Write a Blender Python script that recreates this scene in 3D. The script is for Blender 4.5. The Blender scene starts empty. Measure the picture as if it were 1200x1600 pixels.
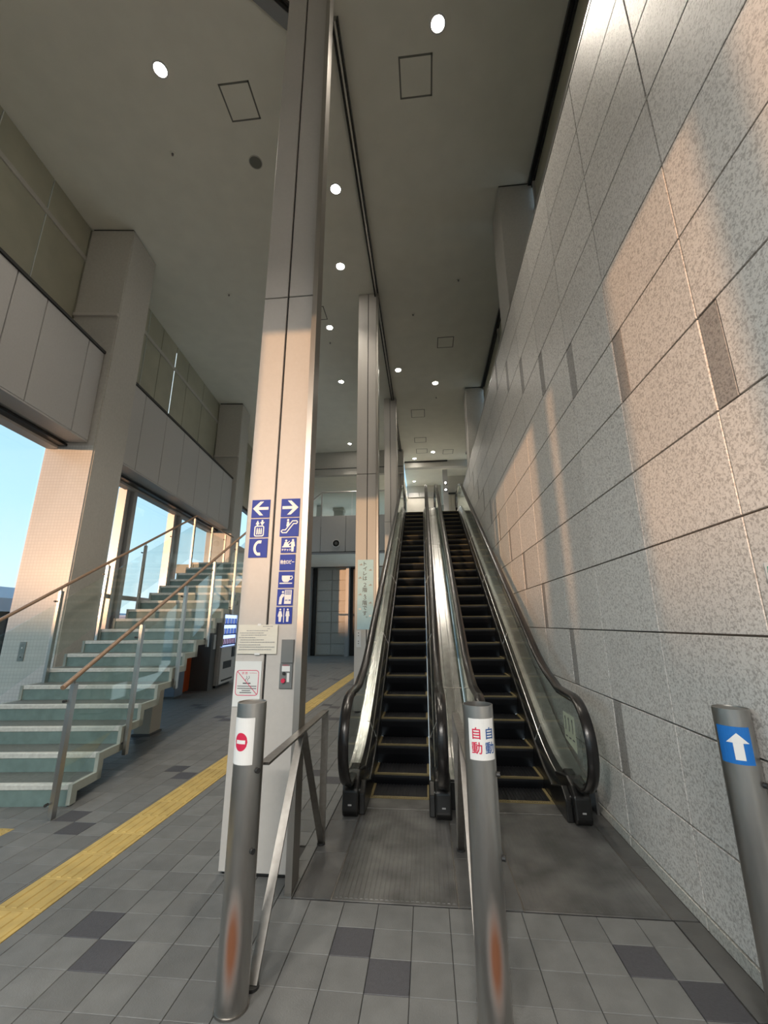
import bpy, bmesh, random
from math import sin, cos, pi, radians, sqrt, atan2
from mathutils import Vector, Matrix

random.seed(7)
SC = bpy.context.scene
COL = SC.collection
A = 0.1063                      # the left hall wall and stair are turned by 6.1 degrees
H = 1.56                        # eye height

# ------------------------------------------------------------------ camera
cam = bpy.data.cameras.new('camera')
cam.sensor_fit = 'VERTICAL'; cam.sensor_height = 36.0; cam.lens = 655.8 / 1600 * 36
cam.clip_start = 0.05; cam.clip_end = 3000
co = bpy.data.objects.new('camera', cam); COL.objects.link(co); SC.camera = co
yaw, pit, rol = 0.0972, 0.2595, -0.00429
fw = Vector((-sin(yaw) * cos(pit), cos(yaw) * cos(pit), sin(pit)))
rt = Vector((cos(yaw), sin(yaw), 0)); up = rt.cross(fw)
r2 = rt * cos(rol) + up * sin(rol); u2 = -rt * sin(rol) + up * cos(rol)
co.matrix_world = Matrix(((r2.x, u2.x, -fw.x, 0), (r2.y, u2.y, -fw.y, 0), (r2.z, u2.z, -fw.z, H), (0, 0, 0, 1)))

# ------------------------------------------------------------------ sky, sun, exposure
SUN_DIR = Vector((0.40, 0.917, -0.016))         # direction the light travels
w = bpy.data.worlds.new('sky'); SC.world = w; w.use_nodes = True
wn = w.node_tree.nodes; wl = w.node_tree.links
bg = wn['Background']
tc = wn.new('ShaderNodeTexCoord'); sx_ = wn.new('ShaderNodeSeparateXYZ'); rp = wn.new('ShaderNodeValToRGB')
wl.new(tc.outputs['Generated'], sx_.inputs[0]); wl.new(sx_.outputs[2], rp.inputs[0])
rp.color_ramp.elements[0].position = 0.0; rp.color_ramp.elements[0].color = (0.66, 0.80, 0.86, 1)
rp.color_ramp.elements[1].position = 0.65; rp.color_ramp.elements[1].color = (0.30, 0.52, 0.74, 1)
e = rp.color_ramp.elements.new(0.22); e.color = (0.44, 0.70, 0.86, 1)
wl.new(rp.outputs[0], bg.inputs[0]); bg.inputs[1].default_value = 0.82

sl = bpy.data.lights.new('sun', 'SUN'); sl.energy = 2.15; sl.color = (1.0, 0.52, 0.27); sl.angle = radians(0.55)
so = bpy.data.objects.new('sun', sl); COL.objects.link(so)
so.rotation_euler = SUN_DIR.to_track_quat('-Z', 'Y').to_euler()
LAMP_W = 190.0; TUBE_W = 190.0

SC.view_settings.view_transform = 'Standard'; SC.view_settings.look = 'None'
SC.view_settings.gamma = 1.0; SC.view_settings.use_curve_mapping = False
SC.view_settings.exposure = 0.80
try:
    SC.cycles.max_bounces = 10; SC.cycles.diffuse_bounces = 5; SC.cycles.transparent_max_bounces = 24
    SC.cycles.sample_clamp_indirect = 4.0; SC.cycles.caustics_reflective = False; SC.cycles.caustics_refractive = False
except Exception:
    pass

# ------------------------------------------------------------------ materials
MATS = {}
def mat(name, col, rough=0.5, metal=0.0, noise=0.0, nscale=20.0, bump=0.0, bscale=None, spec=None, emit=None, estr=0.0, stretch=None):
    if name in MATS: return MATS[name]
    m = bpy.data.materials.new(name); m.use_nodes = True
    nt = m.node_tree; b = nt.nodes['Principled BSDF']
    b.inputs['Base Color'].default_value = (*col, 1); b.inputs['Roughness'].default_value = rough
    b.inputs['Metallic'].default_value = metal
    if spec is not None: b.inputs['Specular IOR Level'].default_value = spec
    if emit: b.inputs['Emission Color'].default_value = (*emit, 1); b.inputs['Emission Strength'].default_value = estr
    if noise or bump:
        t = nt.nodes.new('ShaderNodeTexCoord'); mp = nt.nodes.new('ShaderNodeMapping')
        geo = nt.nodes.new('ShaderNodeNewGeometry'); nt.links.new(geo.outputs['Position'], mp.inputs[0])
        if stretch: mp.inputs['Scale'].default_value = stretch
        n = nt.nodes.new('ShaderNodeTexNoise'); n.inputs['Scale'].default_value = nscale; n.inputs['Detail'].default_value = 4
        nt.links.new(mp.outputs[0], n.inputs[0])
        if noise:
            mx = nt.nodes.new('ShaderNodeMix'); mx.data_type = 'RGBA'
            cr = nt.nodes.new('ShaderNodeMapRange'); cr.inputs[1].default_value = 0.3; cr.inputs[2].default_value = 0.7
            nt.links.new(n.outputs[0], cr.inputs[0]); nt.links.new(cr.outputs[0], mx.inputs[0])
            mx.inputs[6].default_value = (*[max(0, c * (1 - noise)) for c in col], 1)
            mx.inputs[7].default_value = (*[min(1, c * (1 + noise)) for c in col], 1)
            nt.links.new(mx.outputs[2], b.inputs['Base Color'])
        if bump:
            bn = nt.nodes.new('ShaderNodeTexNoise'); bn.inputs['Scale'].default_value = bscale or nscale
            nt.links.new(mp.outputs[0], bn.inputs[0])
            bp = nt.nodes.new('ShaderNodeBump'); bp.inputs['Strength'].default_value = bump; bp.inputs['Distance'].default_value = 0.01
            nt.links.new(bn.outputs[0], bp.inputs['Height']); nt.links.new(bp.outputs[0], b.inputs['Normal'])
    MATS[name] = m; return m

def glass(name, tint, refl=0.03):
    if name in MATS: return MATS[name]
    m = bpy.data.materials.new(name); m.use_nodes = True; nt = m.node_tree; nt.nodes.clear()
    o = nt.nodes.new('ShaderNodeOutputMaterial'); t = nt.nodes.new('ShaderNodeBsdfTransparent'); g = nt.nodes.new('ShaderNodeBsdfGlossy')
    t.inputs[0].default_value = (*tint, 1); g.inputs[0].default_value = (.9, .95, .93, 1); g.inputs[1].default_value = 0.02
    lw_ = nt.nodes.new('ShaderNodeLayerWeight'); lw_.inputs[0].default_value = .5
    pw = nt.nodes.new('ShaderNodeMath'); pw.operation = 'POWER'; pw.inputs[1].default_value = 4.0
    f = nt.nodes.new('ShaderNodeMath'); f.operation = 'MULTIPLY_ADD'; f.inputs[1].default_value = .65; f.inputs[2].default_value = refl
    nt.links.new(lw_.outputs['Facing'], pw.inputs[0]); nt.links.new(pw.outputs[0], f.inputs[0])
    x = nt.nodes.new('ShaderNodeMixShader')
    nt.links.new(f.outputs[0], x.inputs[0]); nt.links.new(t.outputs[0], x.inputs[1]); nt.links.new(g.outputs[0], x.inputs[2])
    nt.links.new(x.outputs[0], o.inputs[0]); MATS[name] = m; return m

def granite(name, light, dark, spk):
    """speckled flamed granite: two noises, base colour only, fine relief"""
    m = bpy.data.materials.new(name); m.use_nodes = True; nt = m.node_tree; b = nt.nodes['Principled BSDF']
    geo = nt.nodes.new('ShaderNodeNewGeometry'); n = nt.nodes.new('ShaderNodeTexNoise')
    n.inputs['Scale'].default_value = 75; n.inputs['Detail'].default_value = 5; n.inputs['Roughness'].default_value = 0.6
    n.inputs['Distortion'].default_value = 0.6
    nt.links.new(geo.outputs['Position'], n.inputs[0])
    cr = nt.nodes.new('ShaderNodeValToRGB'); cr.color_ramp.elements[0].position = 0.38; cr.color_ramp.elements[0].color = (*dark, 1)
    cr.color_ramp.elements[1].position = 0.54; cr.color_ramp.elements[1].color = (*light, 1)
    nt.links.new(n.outputs[0], cr.inputs[0])
    oi = nt.nodes.new('ShaderNodeObjectInfo'); mr = nt.nodes.new('ShaderNodeMapRange')
    mr.inputs[3].default_value = 0.93; mr.inputs[4].default_value = 1.05
    nt.links.new(oi.outputs['Random'], mr.inputs[0])
    mx = nt.nodes.new('ShaderNodeMix'); mx.data_type = 'RGBA'; mx.blend_type = 'MULTIPLY'; mx.inputs[0].default_value = 1
    nt.links.new(cr.outputs[0], mx.inputs[6]); nt.links.new(mr.outputs[0], mx.inputs[7]); nt.links.new(mx.outputs[2], b.inputs['Base Color'])
    b.inputs['Roughness'].default_value = spk
    bp = nt.nodes.new('ShaderNodeBump'); bp.inputs['Strength'].default_value = 0.25; bp.inputs['Distance'].default_value = 0.004
    nt.links.new(n.outputs[0], bp.inputs['Height']); nt.links.new(bp.outputs[0], b.inputs['Normal'])
    MATS[name] = m; return m

def vary(m, lo=0.9, hi=1.08):
    """per-object tone variation on a plain material"""
    nt = m.node_tree; b = nt.nodes['Principled BSDF']
    oi = nt.nodes.new('ShaderNodeObjectInfo'); mr = nt.nodes.new('ShaderNodeMapRange')
    mr.inputs[3].default_value = lo; mr.inputs[4].default_value = hi; nt.links.new(oi.outputs['Random'], mr.inputs[0])
    mx = nt.nodes.new('ShaderNodeMix'); mx.data_type = 'RGBA'; mx.blend_type = 'MULTIPLY'; mx.inputs[0].default_value = 1
    if b.inputs['Base Color'].is_linked: nt.links.new(b.inputs['Base Color'].links[0].from_socket, mx.inputs[6])
    else: mx.inputs[6].default_value = b.inputs['Base Color'].default_value
    nt.links.new(mr.outputs[0], mx.inputs[7]); nt.links.new(mx.outputs[2], b.inputs['Base Color'])
    return m

M_granite = granite('granite_light', (.76, .735, .70), (.43, .405, .38), 0.42)
M_granited = granite('granite_grey', (.36, .34, .32), (.20, .19, .18), 0.5)
M_granitef = granite('granite_base', (.55, .54, .50), (.34, .33, .30), 0.5)
M_joint = mat('joint', (.17, .15, .13), .9)
M_ceil = mat('ceiling_paint', (.80, .785, .70), .9, noise=.03, nscale=3)
M_panel = mat('cladding_panel', (.475, .465, .455), .42, noise=.03, nscale=40)
M_panelp = mat('pillar_panel', (.55, .52, .485), .45, noise=.02, nscale=40)
M_paint = mat('column_paint', (.52, .50, .46), .8, noise=.05, nscale=25, bump=.15, bscale=120)
M_wallp = mat('wall_paint', (.56, .54, .49), .8, noise=.03, nscale=6)
M_frost = mat('frosted_glass_panel', (.42, .41, .32), .3, noise=.08, nscale=2)
M_dark = mat('dark_metal', (.035, .035, .035), .4, metal=.3)
M_steel = mat('brushed_steel', (.50, .49, .47), .30, metal=1.0, noise=.12, nscale=60, stretch=(40, 1, 40))
M_steelb = mat('bollard_steel', (.50, .48, .455), .34, metal=1.0, noise=.15, nscale=14, stretch=(1, 1, .2))
M_steeld = mat('dull_steel', (.30, .285, .265), .42, metal=1.0, noise=.1, nscale=30)
M_chrome = mat('polished_steel', (.62, .62, .61), .17, metal=1.0, noise=.1, nscale=8, bump=.25, bscale=5)
M_chromer = mat('escalator_deck_steel', (.58, .58, .565), .27, metal=1.0, noise=.14, nscale=10, bump=.12, bscale=7)
M_rubber = mat('handrail_rubber', (.012, .011, .011), .25, spec=.5)
M_black = mat('black_plastic', (.008, .008, .008), .3)
M_tread = mat('step_tread', (.012, .013, .016), .4, metal=.3)
M_yellow = mat('step_yellow', (.17, .135, .06), .6)
M_tile = vary(mat('floor_tile', (.15, .153, .15), .55, noise=.1, nscale=9, bump=.15, bscale=150), .86, 1.1)
M_tiled = vary(mat('floor_tile_dark', (.062, .062, .070), .5, noise=.12, nscale=60, bump=.15, bscale=150), .9, 1.1)
M_tilef = mat('floor_tile_far', (.15, .153, .15), .55, noise=.1, nscale=7)
M_grout = mat('grout', (.075, .073, .07), .9)
M_dstone = mat('dark_border_stone', (.085, .085, .083), .5, noise=.2, nscale=5, bump=.1, bscale=90)
M_land = mat('landing_plate', (.23, .23, .228), .36, metal=.75, noise=.35, nscale=4)
M_tact = vary(mat('tactile_yellow', (.50, .36, .12), .6, noise=.12, nscale=8), .92, 1.08)
M_glass = glass('balustrade_glass', (.945, .972, .96))
M_wglass = glass('window_glass', (.96, .985, .985), .02)
M_alu = mat('aluminium_frame', (.52, .50, .48), .35, metal=.4)
M_fin = mat('fin_metal', (.40, .375, .345), .38, metal=.92)
M_alug = mat('aluminium_grey', (.30, .31, .32), .4, metal=.3)
M_stair = mat('stair_riser', (.17, .245, .23), .45, noise=.12, nscale=12)
M_tread2 = mat('stair_tread', (.13, .145, .135), .55, noise=.15, nscale=30)
M_nose = mat('stair_nosing', (.60, .61, .57), .4, noise=.12, nscale=30)
M_string = mat('stair_stringer', (.34, .37, .33), .5, noise=.06, nscale=10)
M_wood = mat('wood_handrail', (.31, .20, .13), .35, noise=.2, nscale=12, stretch=(12, 1, 12))
M_white = mat('white_print', (.82, .81, .79), .5)
M_wplas = mat('white_plastic', (.70, .69, .68), .4)
M_box = mat('box_grey', (.17, .18, .178), .5)
M_blue = mat('sign_blue', (.025, .055, .34), .5, spec=.2)
M_navy = mat('print_navy', (.03, .10, .30), .5)
M_red = mat('print_red', (.62, .02, .07), .5)
M_ink = mat('print_ink', (.10, .10, .11), .6)
M_inkg = mat('print_grey', (.36, .36, .36), .6)
M_pink = mat('print_pink', (.72, .12, .20), .5)
M_bblue = mat('sticker_blue', (.015, .16, .52), .35)
M_paper = mat('paper', (.74, .715, .62), .6, noise=.03, nscale=8)
M_paperw = mat('paper_white', (.80, .81, .79), .5)
M_lblue = mat('poster_blue', (.43, .66, .74), .3, noise=.06, nscale=5)
M_green = mat('print_green', (.10, .42, .28), .6)
M_orange = mat('orange_panel', (.62, .10, .015), .45)
M_obrown = mat('orange_brown', (.30, .085, .03), .7, noise=.3, nscale=20)
M_greyb = mat('blue_grey_panel', (.16, .20, .26), .5)
M_dgrey = mat('dark_grey_paint', (.10, .098, .095), .6)
M_beige = mat('beige_panel', (.50, .46, .38), .6)
M_lamp = mat('lamp_glow', (1, 1, 1), .5, emit=(1, .93, .82), estr=60)
M_lamps = mat('lamp_glow_small', (1, 1, 1), .5, emit=(1, .95, .86), estr=22)
M_vend = mat('vending_screen', (.3, .4, .9), .3, emit=(.42, .58, 1), estr=1.1)
M_vend2 = mat('vending_lit_white', (.8, .8, .9), .3, emit=(.85, .85, 1), estr=1.1)
M_can = mat('can_red', (.5, .12, .08), .4)
M_canb = mat('can_blue', (.05, .2, .7), .4)
M_ground = mat('outdoor_paving', (.30, .29, .27), .8, noise=.1, nscale=1)
M_bld = mat('distant_building', (.45, .50, .58), .8, noise=.1, nscale=.2)
M_bldd = mat('distant_window_band', (.12, .18, .30), .5)
M_dkbld = mat('dark_outbuilding', (.03, .035, .045), .6)
M_sea = mat('sea', (.12, .22, .30), .25)

def mosaic():
    m = bpy.data.materials.new('mosaic_tile'); m.use_nodes = True; nt = m.node_tree; b = nt.nodes['Principled BSDF']
    t = nt.nodes.new('ShaderNodeTexCoord'); mp = nt.nodes.new('ShaderNodeMapping')
    mp.inputs['Rotation'].default_value = (radians(90), 0, 0)
    nt.links.new(t.outputs['Object'], mp.inputs[0])
    br = nt.nodes.new('ShaderNodeTexBrick'); br.offset = 0; br.inputs['Scale'].default_value = 1
    br.inputs['Color1'].default_value = (.66, .66, .635, 1); br.inputs['Color2'].default_value = (.63, .635, .61, 1)
    br.inputs['Mortar'].default_value = (.55, .55, .53, 1); br.inputs['Brick Width'].default_value = .05; br.inputs['Row Height'].default_value = .05
    br.inputs['Mortar Size'].default_value = .004
    nt.links.new(mp.outputs[0], br.inputs[0]); nt.links.new(br.outputs['Color'], b.inputs['Base Color'])
    b.inputs['Roughness'].default_value = .25
    return m
M_mosaic = mosaic()

# ------------------------------------------------------------------ mesh helpers
class MB:
    def __init__(s): s.v = []; s.f = []
    def add(s, vs, fs):
        n = len(s.v); s.v += [tuple(v) for v in vs]; s.f += [tuple(i + n for i in f) for f in fs]; return s
    def box(s, x0, x1, y0, y1, z0, z1):
        if x0 > x1: x0, x1 = x1, x0
        if y0 > y1: y0, y1 = y1, y0
        if z0 > z1: z0, z1 = z1, z0
        v = [(x, y, z) for z in (z0, z1) for y in (y0, y1) for x in (x0, x1)]
        return s.add(v, [(0, 2, 3, 1), (4, 5, 7, 6), (0, 1, 5, 4), (2, 6, 7, 3), (0, 4, 6, 2), (1, 3, 7, 5)])
    def cbox(s, x0, x1, y0, y1, z0, z1, c, face='-x'):
        """panel with a chamfered front edge; face = outward direction"""
        ax = 'xyz'.index(face[1]); sg = -1 if face[0] == '-' else 1
        lo = [x0, y0, z0]; hi = [x1, y1, z1]; o = [i for i in range(3) if i != ax]
        fr = lo[ax] if sg < 0 else hi[ax]; bk = hi[ax] if sg < 0 else lo[ax]
        vs = []
        for d, ins in ((bk, 0), (fr - sg * c, 0), (fr, c)):
            for a, b in ((0, 0), (1, 0), (1, 1), (0, 1)):
                p = [0, 0, 0]; p[ax] = d
                p[o[0]] = (hi[o[0]] - ins) if a else (lo[o[0]] + ins)
                p[o[1]] = (hi[o[1]] - ins) if b else (lo[o[1]] + ins); vs.append(tuple(p))
        fs = [(0, 3, 2, 1)] + [(a * 4 + i, a * 4 + (i + 1) % 4, a * 4 + 4 + (i + 1) % 4, a * 4 + 4 + i) for a in (0, 1) for i in range(4)] + [(8, 9, 10, 11)]
        return s.add(vs, fs)
    def prism(s, pts, a0, a1, axis='x'):
        """pts: polygon in the plane of the two other axes (in xyz order)"""
        n = len(pts)
        def mk(p, a):
            return {'x': (a, p[0], p[1]), 'y': (p[0], a, p[1]), 'z': (p[0], p[1], a)}[axis]
        vs = [mk(p, a0) for p in pts] + [mk(p, a1) for p in pts]
        fs = [tuple(range(n)), tuple(reversed(range(n, 2 * n)))] + [(i, i + n, (i + 1) % n + n, (i + 1) % n) for i in range(n)]
        return s.add(vs, fs)
    def strip(s, top, bot, a0, a1):
        """ribbon between two YZ polylines, extruded along x from a0 to a1"""
        n = len(top); vs = []
        for a in (a0, a1): vs += [(a, *p) for p in top] + [(a, *p) for p in bot]
        fs = []
        for i in range(n - 1):
            fs += [(i, i + 1, n + i + 1, n + i), (2 * n + i, 3 * n + i, 3 * n + i + 1, 2 * n + i + 1),
                   (i, 2 * n + i, 2 * n + i + 1, i + 1), (n + i, n + i + 1, 3 * n + i + 1, 3 * n + i)]
        fs += [(0, n, 3 * n, 2 * n), (n - 1, 3 * n - 1, 4 * n - 1, 2 * n - 1)]
        return s.add(vs, fs)
    def sweep(s, prof, path):
        """prof: list of (x, dz) cross-section closed; path: list of (y, z); dz vertical"""
        n = len(prof); vs = []; fs = []
        for (y, z) in path: vs += [(x, y, z + d) for x, d in prof]
        for i in range(len(path) - 1):
            for j in range(n): fs.append((i * n + j, i * n + (j + 1) % n, (i + 1) * n + (j + 1) % n, (i + 1) * n + j))
        fs += [tuple(range(n)), tuple(reversed(range(len(vs) - n, len(vs))))]
        return s.add(vs, fs)
    def tube(s, path, r, n=10, prof=None, closed=False):
        """round (or prof) section along a 3-D path"""
        P = [Vector(p) for p in path]; vs = []; m = len(P)
        prev = None
        for i, p in enumerate(P):
            t = (P[(i + 1) % m] - P[i - 1]) if closed else (P[min(i + 1, m - 1)] - P[max(i - 1, 0)])
            t.normalize()
            ref = Vector((1, 0, 0)) if abs(t.x) < .9 else Vector((0, 1, 0))
            if prev is not None: ref = prev
            a = ref - t * ref.dot(t); a.normalize(); prev = a.copy(); b = t.cross(a)
            for k in range(n if prof is None else len(prof)):
                if prof is None: u, v_ = r * cos(2 * pi * k / n), r * sin(2 * pi * k / n)
                else: u, v_ = prof[k]
                vs.append(p + a * u + b * v_)
        n = n if prof is None else len(prof)
        fs = []
        for i in range(m if closed else m - 1):
            i2 = (i + 1) % m
            for j in range(n): fs.append((i * n + j, i * n + (j + 1) % n, i2 * n + (j + 1) % n, i2 * n + j))
        if not closed: fs += [tuple(reversed(range(n))), tuple(range((m - 1) * n, m * n))]
        return s.add(vs, fs)
    def cyl(s, c, r, z0, z1, n=24, axis='z', r1=None):
        r1 = r if r1 is None else r1; vs = []
        for z, rr in ((z0, r), (z1, r1)):
            for k in range(n):
                u, v_ = rr * cos(2 * pi * k / n), rr * sin(2 * pi * k / n)
                vs.append({'z': (c[0] + u, c[1] + v_, z), 'y': (c[0] + u, z, c[1] + v_), 'x': (z, c[0] + u, c[1] + v_)}[axis])
        return s.add(vs, [tuple(reversed(range(n))), tuple(range(n, 2 * n))] + [(k, (k + 1) % n, n + (k + 1) % n, n + k) for k in range(n)])
    def ring(s, c, r0, r1, z0, z1, n=32, axis='z'):
        vs = []
        for z in (z0, z1):
            for rr in (r0, r1):
                for k in range(n):
                    u, v_ = rr * cos(2 * pi * k / n), rr * sin(2 * pi * k / n)
                    vs.append({'z': (c[0] + u, c[1] + v_, z), 'y': (c[0] + u, z, c[1] + v_), 'x': (z, c[0] + u, c[1] + v_)}[axis])
        fs = []
        for k in range(n):
            l = (k + 1) % n
            fs += [(k, l, n + l, n + k), (2 * n + k, 3 * n + k, 3 * n + l, 2 * n + l), (k, 2 * n + k, 2 * n + l, l), (n + k, n + l, 3 * n + l, 3 * n + k)]
        return s.add(vs, fs)

def R2(p, q):                                    # left-wing frame -> world
    return (p * cos(A) - q * sin(A), p * sin(A) + q * cos(A))

def mesh_of(mb, base=(0, 0, 0), smooth=False):
    me = bpy.data.meshes.new('m'); me.from_pydata([(v[0] - base[0], v[1] - base[1], v[2] - base[2]) for v in mb.v], [], mb.f)
    bm = bmesh.new(); bm.from_mesh(me); bmesh.ops.recalc_face_normals(bm, faces=bm.faces); bm.to_mesh(me); bm.free()
    if smooth:
        me.polygons.foreach_set('use_smooth', [True] * len(me.polygons))
        try: me.set_sharp_from_angle(angle=radians(35))
        except Exception: pass
    me.update(); return me

def tag(o, label=None, cat=None, group=None, kind=None):
    if label: o['label'] = label
    if cat: o['category'] = cat
    if group: o['group'] = group
    if kind: o['kind'] = kind
    return o

def thing(name, label, cat, base=(0, 0, 0), wing=False, group=None):
    o = bpy.data.objects.new(name, None); COL.objects.link(o); o.empty_display_size = .2
    if wing:
        x, y = R2(base[0], base[1]); o.location = (x, y, base[2]); o.rotation_euler = (0, 0, A)
    else: o.location = base
    o['_b'] = base
    return tag(o, label, cat, group)

def obj(name, mb, m, parent=None, smooth=False, base=None, wing=False, bevel=0):
    """one mesh object; coordinates of mb are in the frame the parent's base was given in"""
    if parent is not None: b = tuple(parent['_b'])
    else: b = base or (0, 0, 0)
    me = mb if isinstance(mb, bpy.types.Mesh) else mesh_of(mb, b, smooth)
    me.name = name
    if m is not None and not me.materials: me.materials.append(m)
    o = bpy.data.objects.new(name, me); COL.objects.link(o); o['_b'] = b
    if parent is not None: o.parent = parent
    elif wing:
        x, y = R2(b[0], b[1]); o.location = (x, y, b[2]); o.rotation_euler = (0, 0, A)
    else: o.location = b
    if bevel:
        md = o.modifiers.new('bevel', 'BEVEL'); md.width = bevel; md.segments = 2; md.limit_method = 'ANGLE'
    return o

def inst(name, me, parent, loc):
    o = bpy.data.objects.new(name, me); COL.objects.link(o); o.parent = parent
    b = parent['_b']; o.location = (loc[0] - b[0], loc[1] - b[1], loc[2] - b[2]); return o

def struct(name, mb, m, **k): return tag(obj(name, mb, m, **k), kind='structure')

# text and flat pictograms: 2-D polygons in (u, v), unit square
def text_mb(s, size, cx, cy, tall=1.0, bold=0.0):
    out = MB()
    c = bpy.data.curves.new('t', 'FONT'); c.body = s; c.size = size; c.resolution_u = 2
    c.align_x = 'CENTER'; c.align_y = 'CENTER'; c.fill_mode = 'FRONT'
    o = bpy.data.objects.new('t', c); COL.objects.link(o); dg = bpy.context.evaluated_depsgraph_get()
    me = bpy.data.meshes.new_from_object(o.evaluated_get(dg))
    vs = [v.co.copy() for v in me.vertices]
    if vs:
        mx = (min(v.x for v in vs) + max(v.x for v in vs)) / 2; my = (min(v.y for v in vs) + max(v.y for v in vs)) / 2
        # heavier strokes: the same lettering repeated with tiny shifts, layered hair-thin
        sh = [(0, 0)] if not bold else [(0, 0), (bold, 0), (-bold, 0), (0, bold), (0, -bold)]
        for k, (a, b_) in enumerate(sh):
            out.add([(v.x - mx + cx + a, (v.y - my) * tall + cy + b_, 4e-5 * k) for v in vs], [tuple(p.vertices) for p in me.polygons])
    bpy.data.objects.remove(o); bpy.data.curves.remove(c); bpy.data.meshes.remove(me)
    return out
def poly(mb, pts): return mb.add([(x, y, 2.5e-5 * (len(mb.f) + 1)) for x, y in pts], [tuple(range(len(pts)))])
def disc(mb, cx, cy, r, n=18, ry=None): return poly(mb, [(cx + r * cos(2 * pi * k / n), cy + (ry or r) * sin(2 * pi * k / n)) for k in range(n)])
def line(mb, pts, t, closed=False):
    n = len(pts)
    for i in range(n if closed else n - 1):
        a = Vector(pts[i]); b = Vector(pts[(i + 1) % n]); d = b - a
        if d.length < 1e-6: continue
        d.normalize(); q = Vector((-d.y, d.x)) * t / 2; e = d * t * .35
        poly(mb, [tuple(a - q - e), tuple(b - q + e), tuple(b + q + e), tuple(a + q - e)])
    return mb
def rrect(x0, x1, y0, y1, r, n=4):
    o = []
    for cx, cy, a in ((x1 - r, y1 - r, 0), (x0 + r, y1 - r, 90), (x0 + r, y0 + r, 180), (x1 - r, y0 + r, 270)):
        for k in range(n + 1):
            t = radians(a + 90 * k / n); o.append((cx + r * cos(t), cy + r * sin(t)))
    return o
def place(mb2, f, n=(0, -1, 0)):
    """map flat polys through f(u, v) -> world point; overlapping shapes are layered by hair-thin steps along n"""
    o = MB(); o.f = list(mb2.f)
    for v in mb2.v:
        p = f(v[0], v[1]); o.v.append(tuple(p[i] + n[i] * v[2] for i in range(3)))
    return o

# ------------------------------------------------------------------ floor
TX, TY, TP = -0.322, 2.490, 0.200      # tile grid origin and pitch
ROW = 0.2025
fl = struct('floor', MB().box(-13, 1.42, -6, 4.42, -.30, -.012).box(-13, -.80, 4.42, 24, -.30, -.012), M_grout)
fl['_b'] = (0, 0, 0)
dark = set()
for ix, iy in ((-1, 0), (6, 0), (-8, 0), (-15, 0), (-14, 6), (-13, 12), (-5, 12), (-17, 25), (-22, 30), (-20, 18), (-26, 20), (-9, 20), (-8, 26), (-9, 31), (-11, 36),
               (-8, 40), (-14, 42), (-10, 46), (-13, 51), (-17, 55), (-9, 56), (-20, 48), (-12, 62), (-16, 66), (-21, 63), (-9, 68), (-14, 74), (-19, 78), (-10, 80), (-24, 72), (-15, 88), (-22, 90)):
    dark.add((ix, iy)); dark.add((ix + 1, iy - 1))
def covered(cx, cy):
    if cx > 1.28 or cx < -8.5: return True
    if -0.85 < cx and cy > 2.90: return True                     # landing and escalators
    if -1.39 < cx < -.93 and 3.08 < cy < 3.5: return True
    if -2.55 < cx < -2.15: return True
    if -1.37 < cx < -.93 and 8.2 < cy < 8.6: return True
    if -3.90 < cx < -3.30 and 3.25 < cy < 3.55: return True
    return False
def seen(cx, cy):
    d = Vector((cx, cy, -H)); z = d.dot(fw)
    if z < .2: return False
    x = 600 + 655.8 * d.dot(r2) / z; y = 800 - 655.8 * d.dot(u2) / z
    return -30 < x < 1230 and y < 1640
tiles = []; far = {True: MB(), False: MB()}
tm = {}
for dk in (True, False):
    tm[dk] = mesh_of(MB().cbox(-.0985, .0985, -.0998, .0998, -.012, 0, .002, '+z')); tm[dk].name = 'tile'
    tm[dk].materials.append(M_tiled if dk else M_tile)
for iy in range(-3, 100):
    for ix in range(-40, 9):
        cx = TX + (ix + .5) * TP; cy = TY + (iy + .5) * ROW
        if cy > 21.9 or not seen(cx, cy) or covered(cx, cy): continue
        p = -cx * cos(A) - cy * sin(A)
        if p > 5.6: continue
        tiles.append((cx * cx + cy * cy, cx, cy, (ix, iy) in dark))
tiles.sort()
for i, (_, cx, cy, dk) in enumerate(tiles):
    if i < 300: inst('tile', tm[dk], fl, (cx, cy, 0))
    else: far[dk].cbox(cx - .0985, cx + .0985, cy - .0998, cy + .0998, -.012, 0, .002, '+z')
tag(obj('tile_field', far[False], M_tilef, fl), kind='stuff')
tag(obj('dark_tile_field', far[True], M_tiled, fl), kind='stuff')
# cut-width tiles either side of the tactile strip and the border stones by the wall
for k in range(8):
    y0 = -.70 + k * .6
    if y0 > 2.5: break
    obj('border_stone', MB().cbox(1.285, 1.415, y0, min(2.905, y0 + .596), -.012, 0, .002, '+z'), M_dstone, fl)
cut = MB()
for iy in range(-3, 70):
    y = TY + iy * ROW
    if y > 16.0: break
    cut.cbox(-2.198, -2.1235, y + .0015, y + ROW - .0015, -.012, 0, .002, '+z')
    cut.cbox(-2.5205, -2.503, y + .0015, y + ROW - .0015, -.012, 0, .002, '+z')
for k in range(70):
    y = 2.90 + k * ROW
    if y < 16 and not (8.0 < y < 8.4): cut.cbox(-.920, -.841, y + .0015, y + ROW - .0015, -.012, 0, .002, '+z')
tag(obj('cut_tile_row', cut, M_tilef, fl), kind='stuff')
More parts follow.
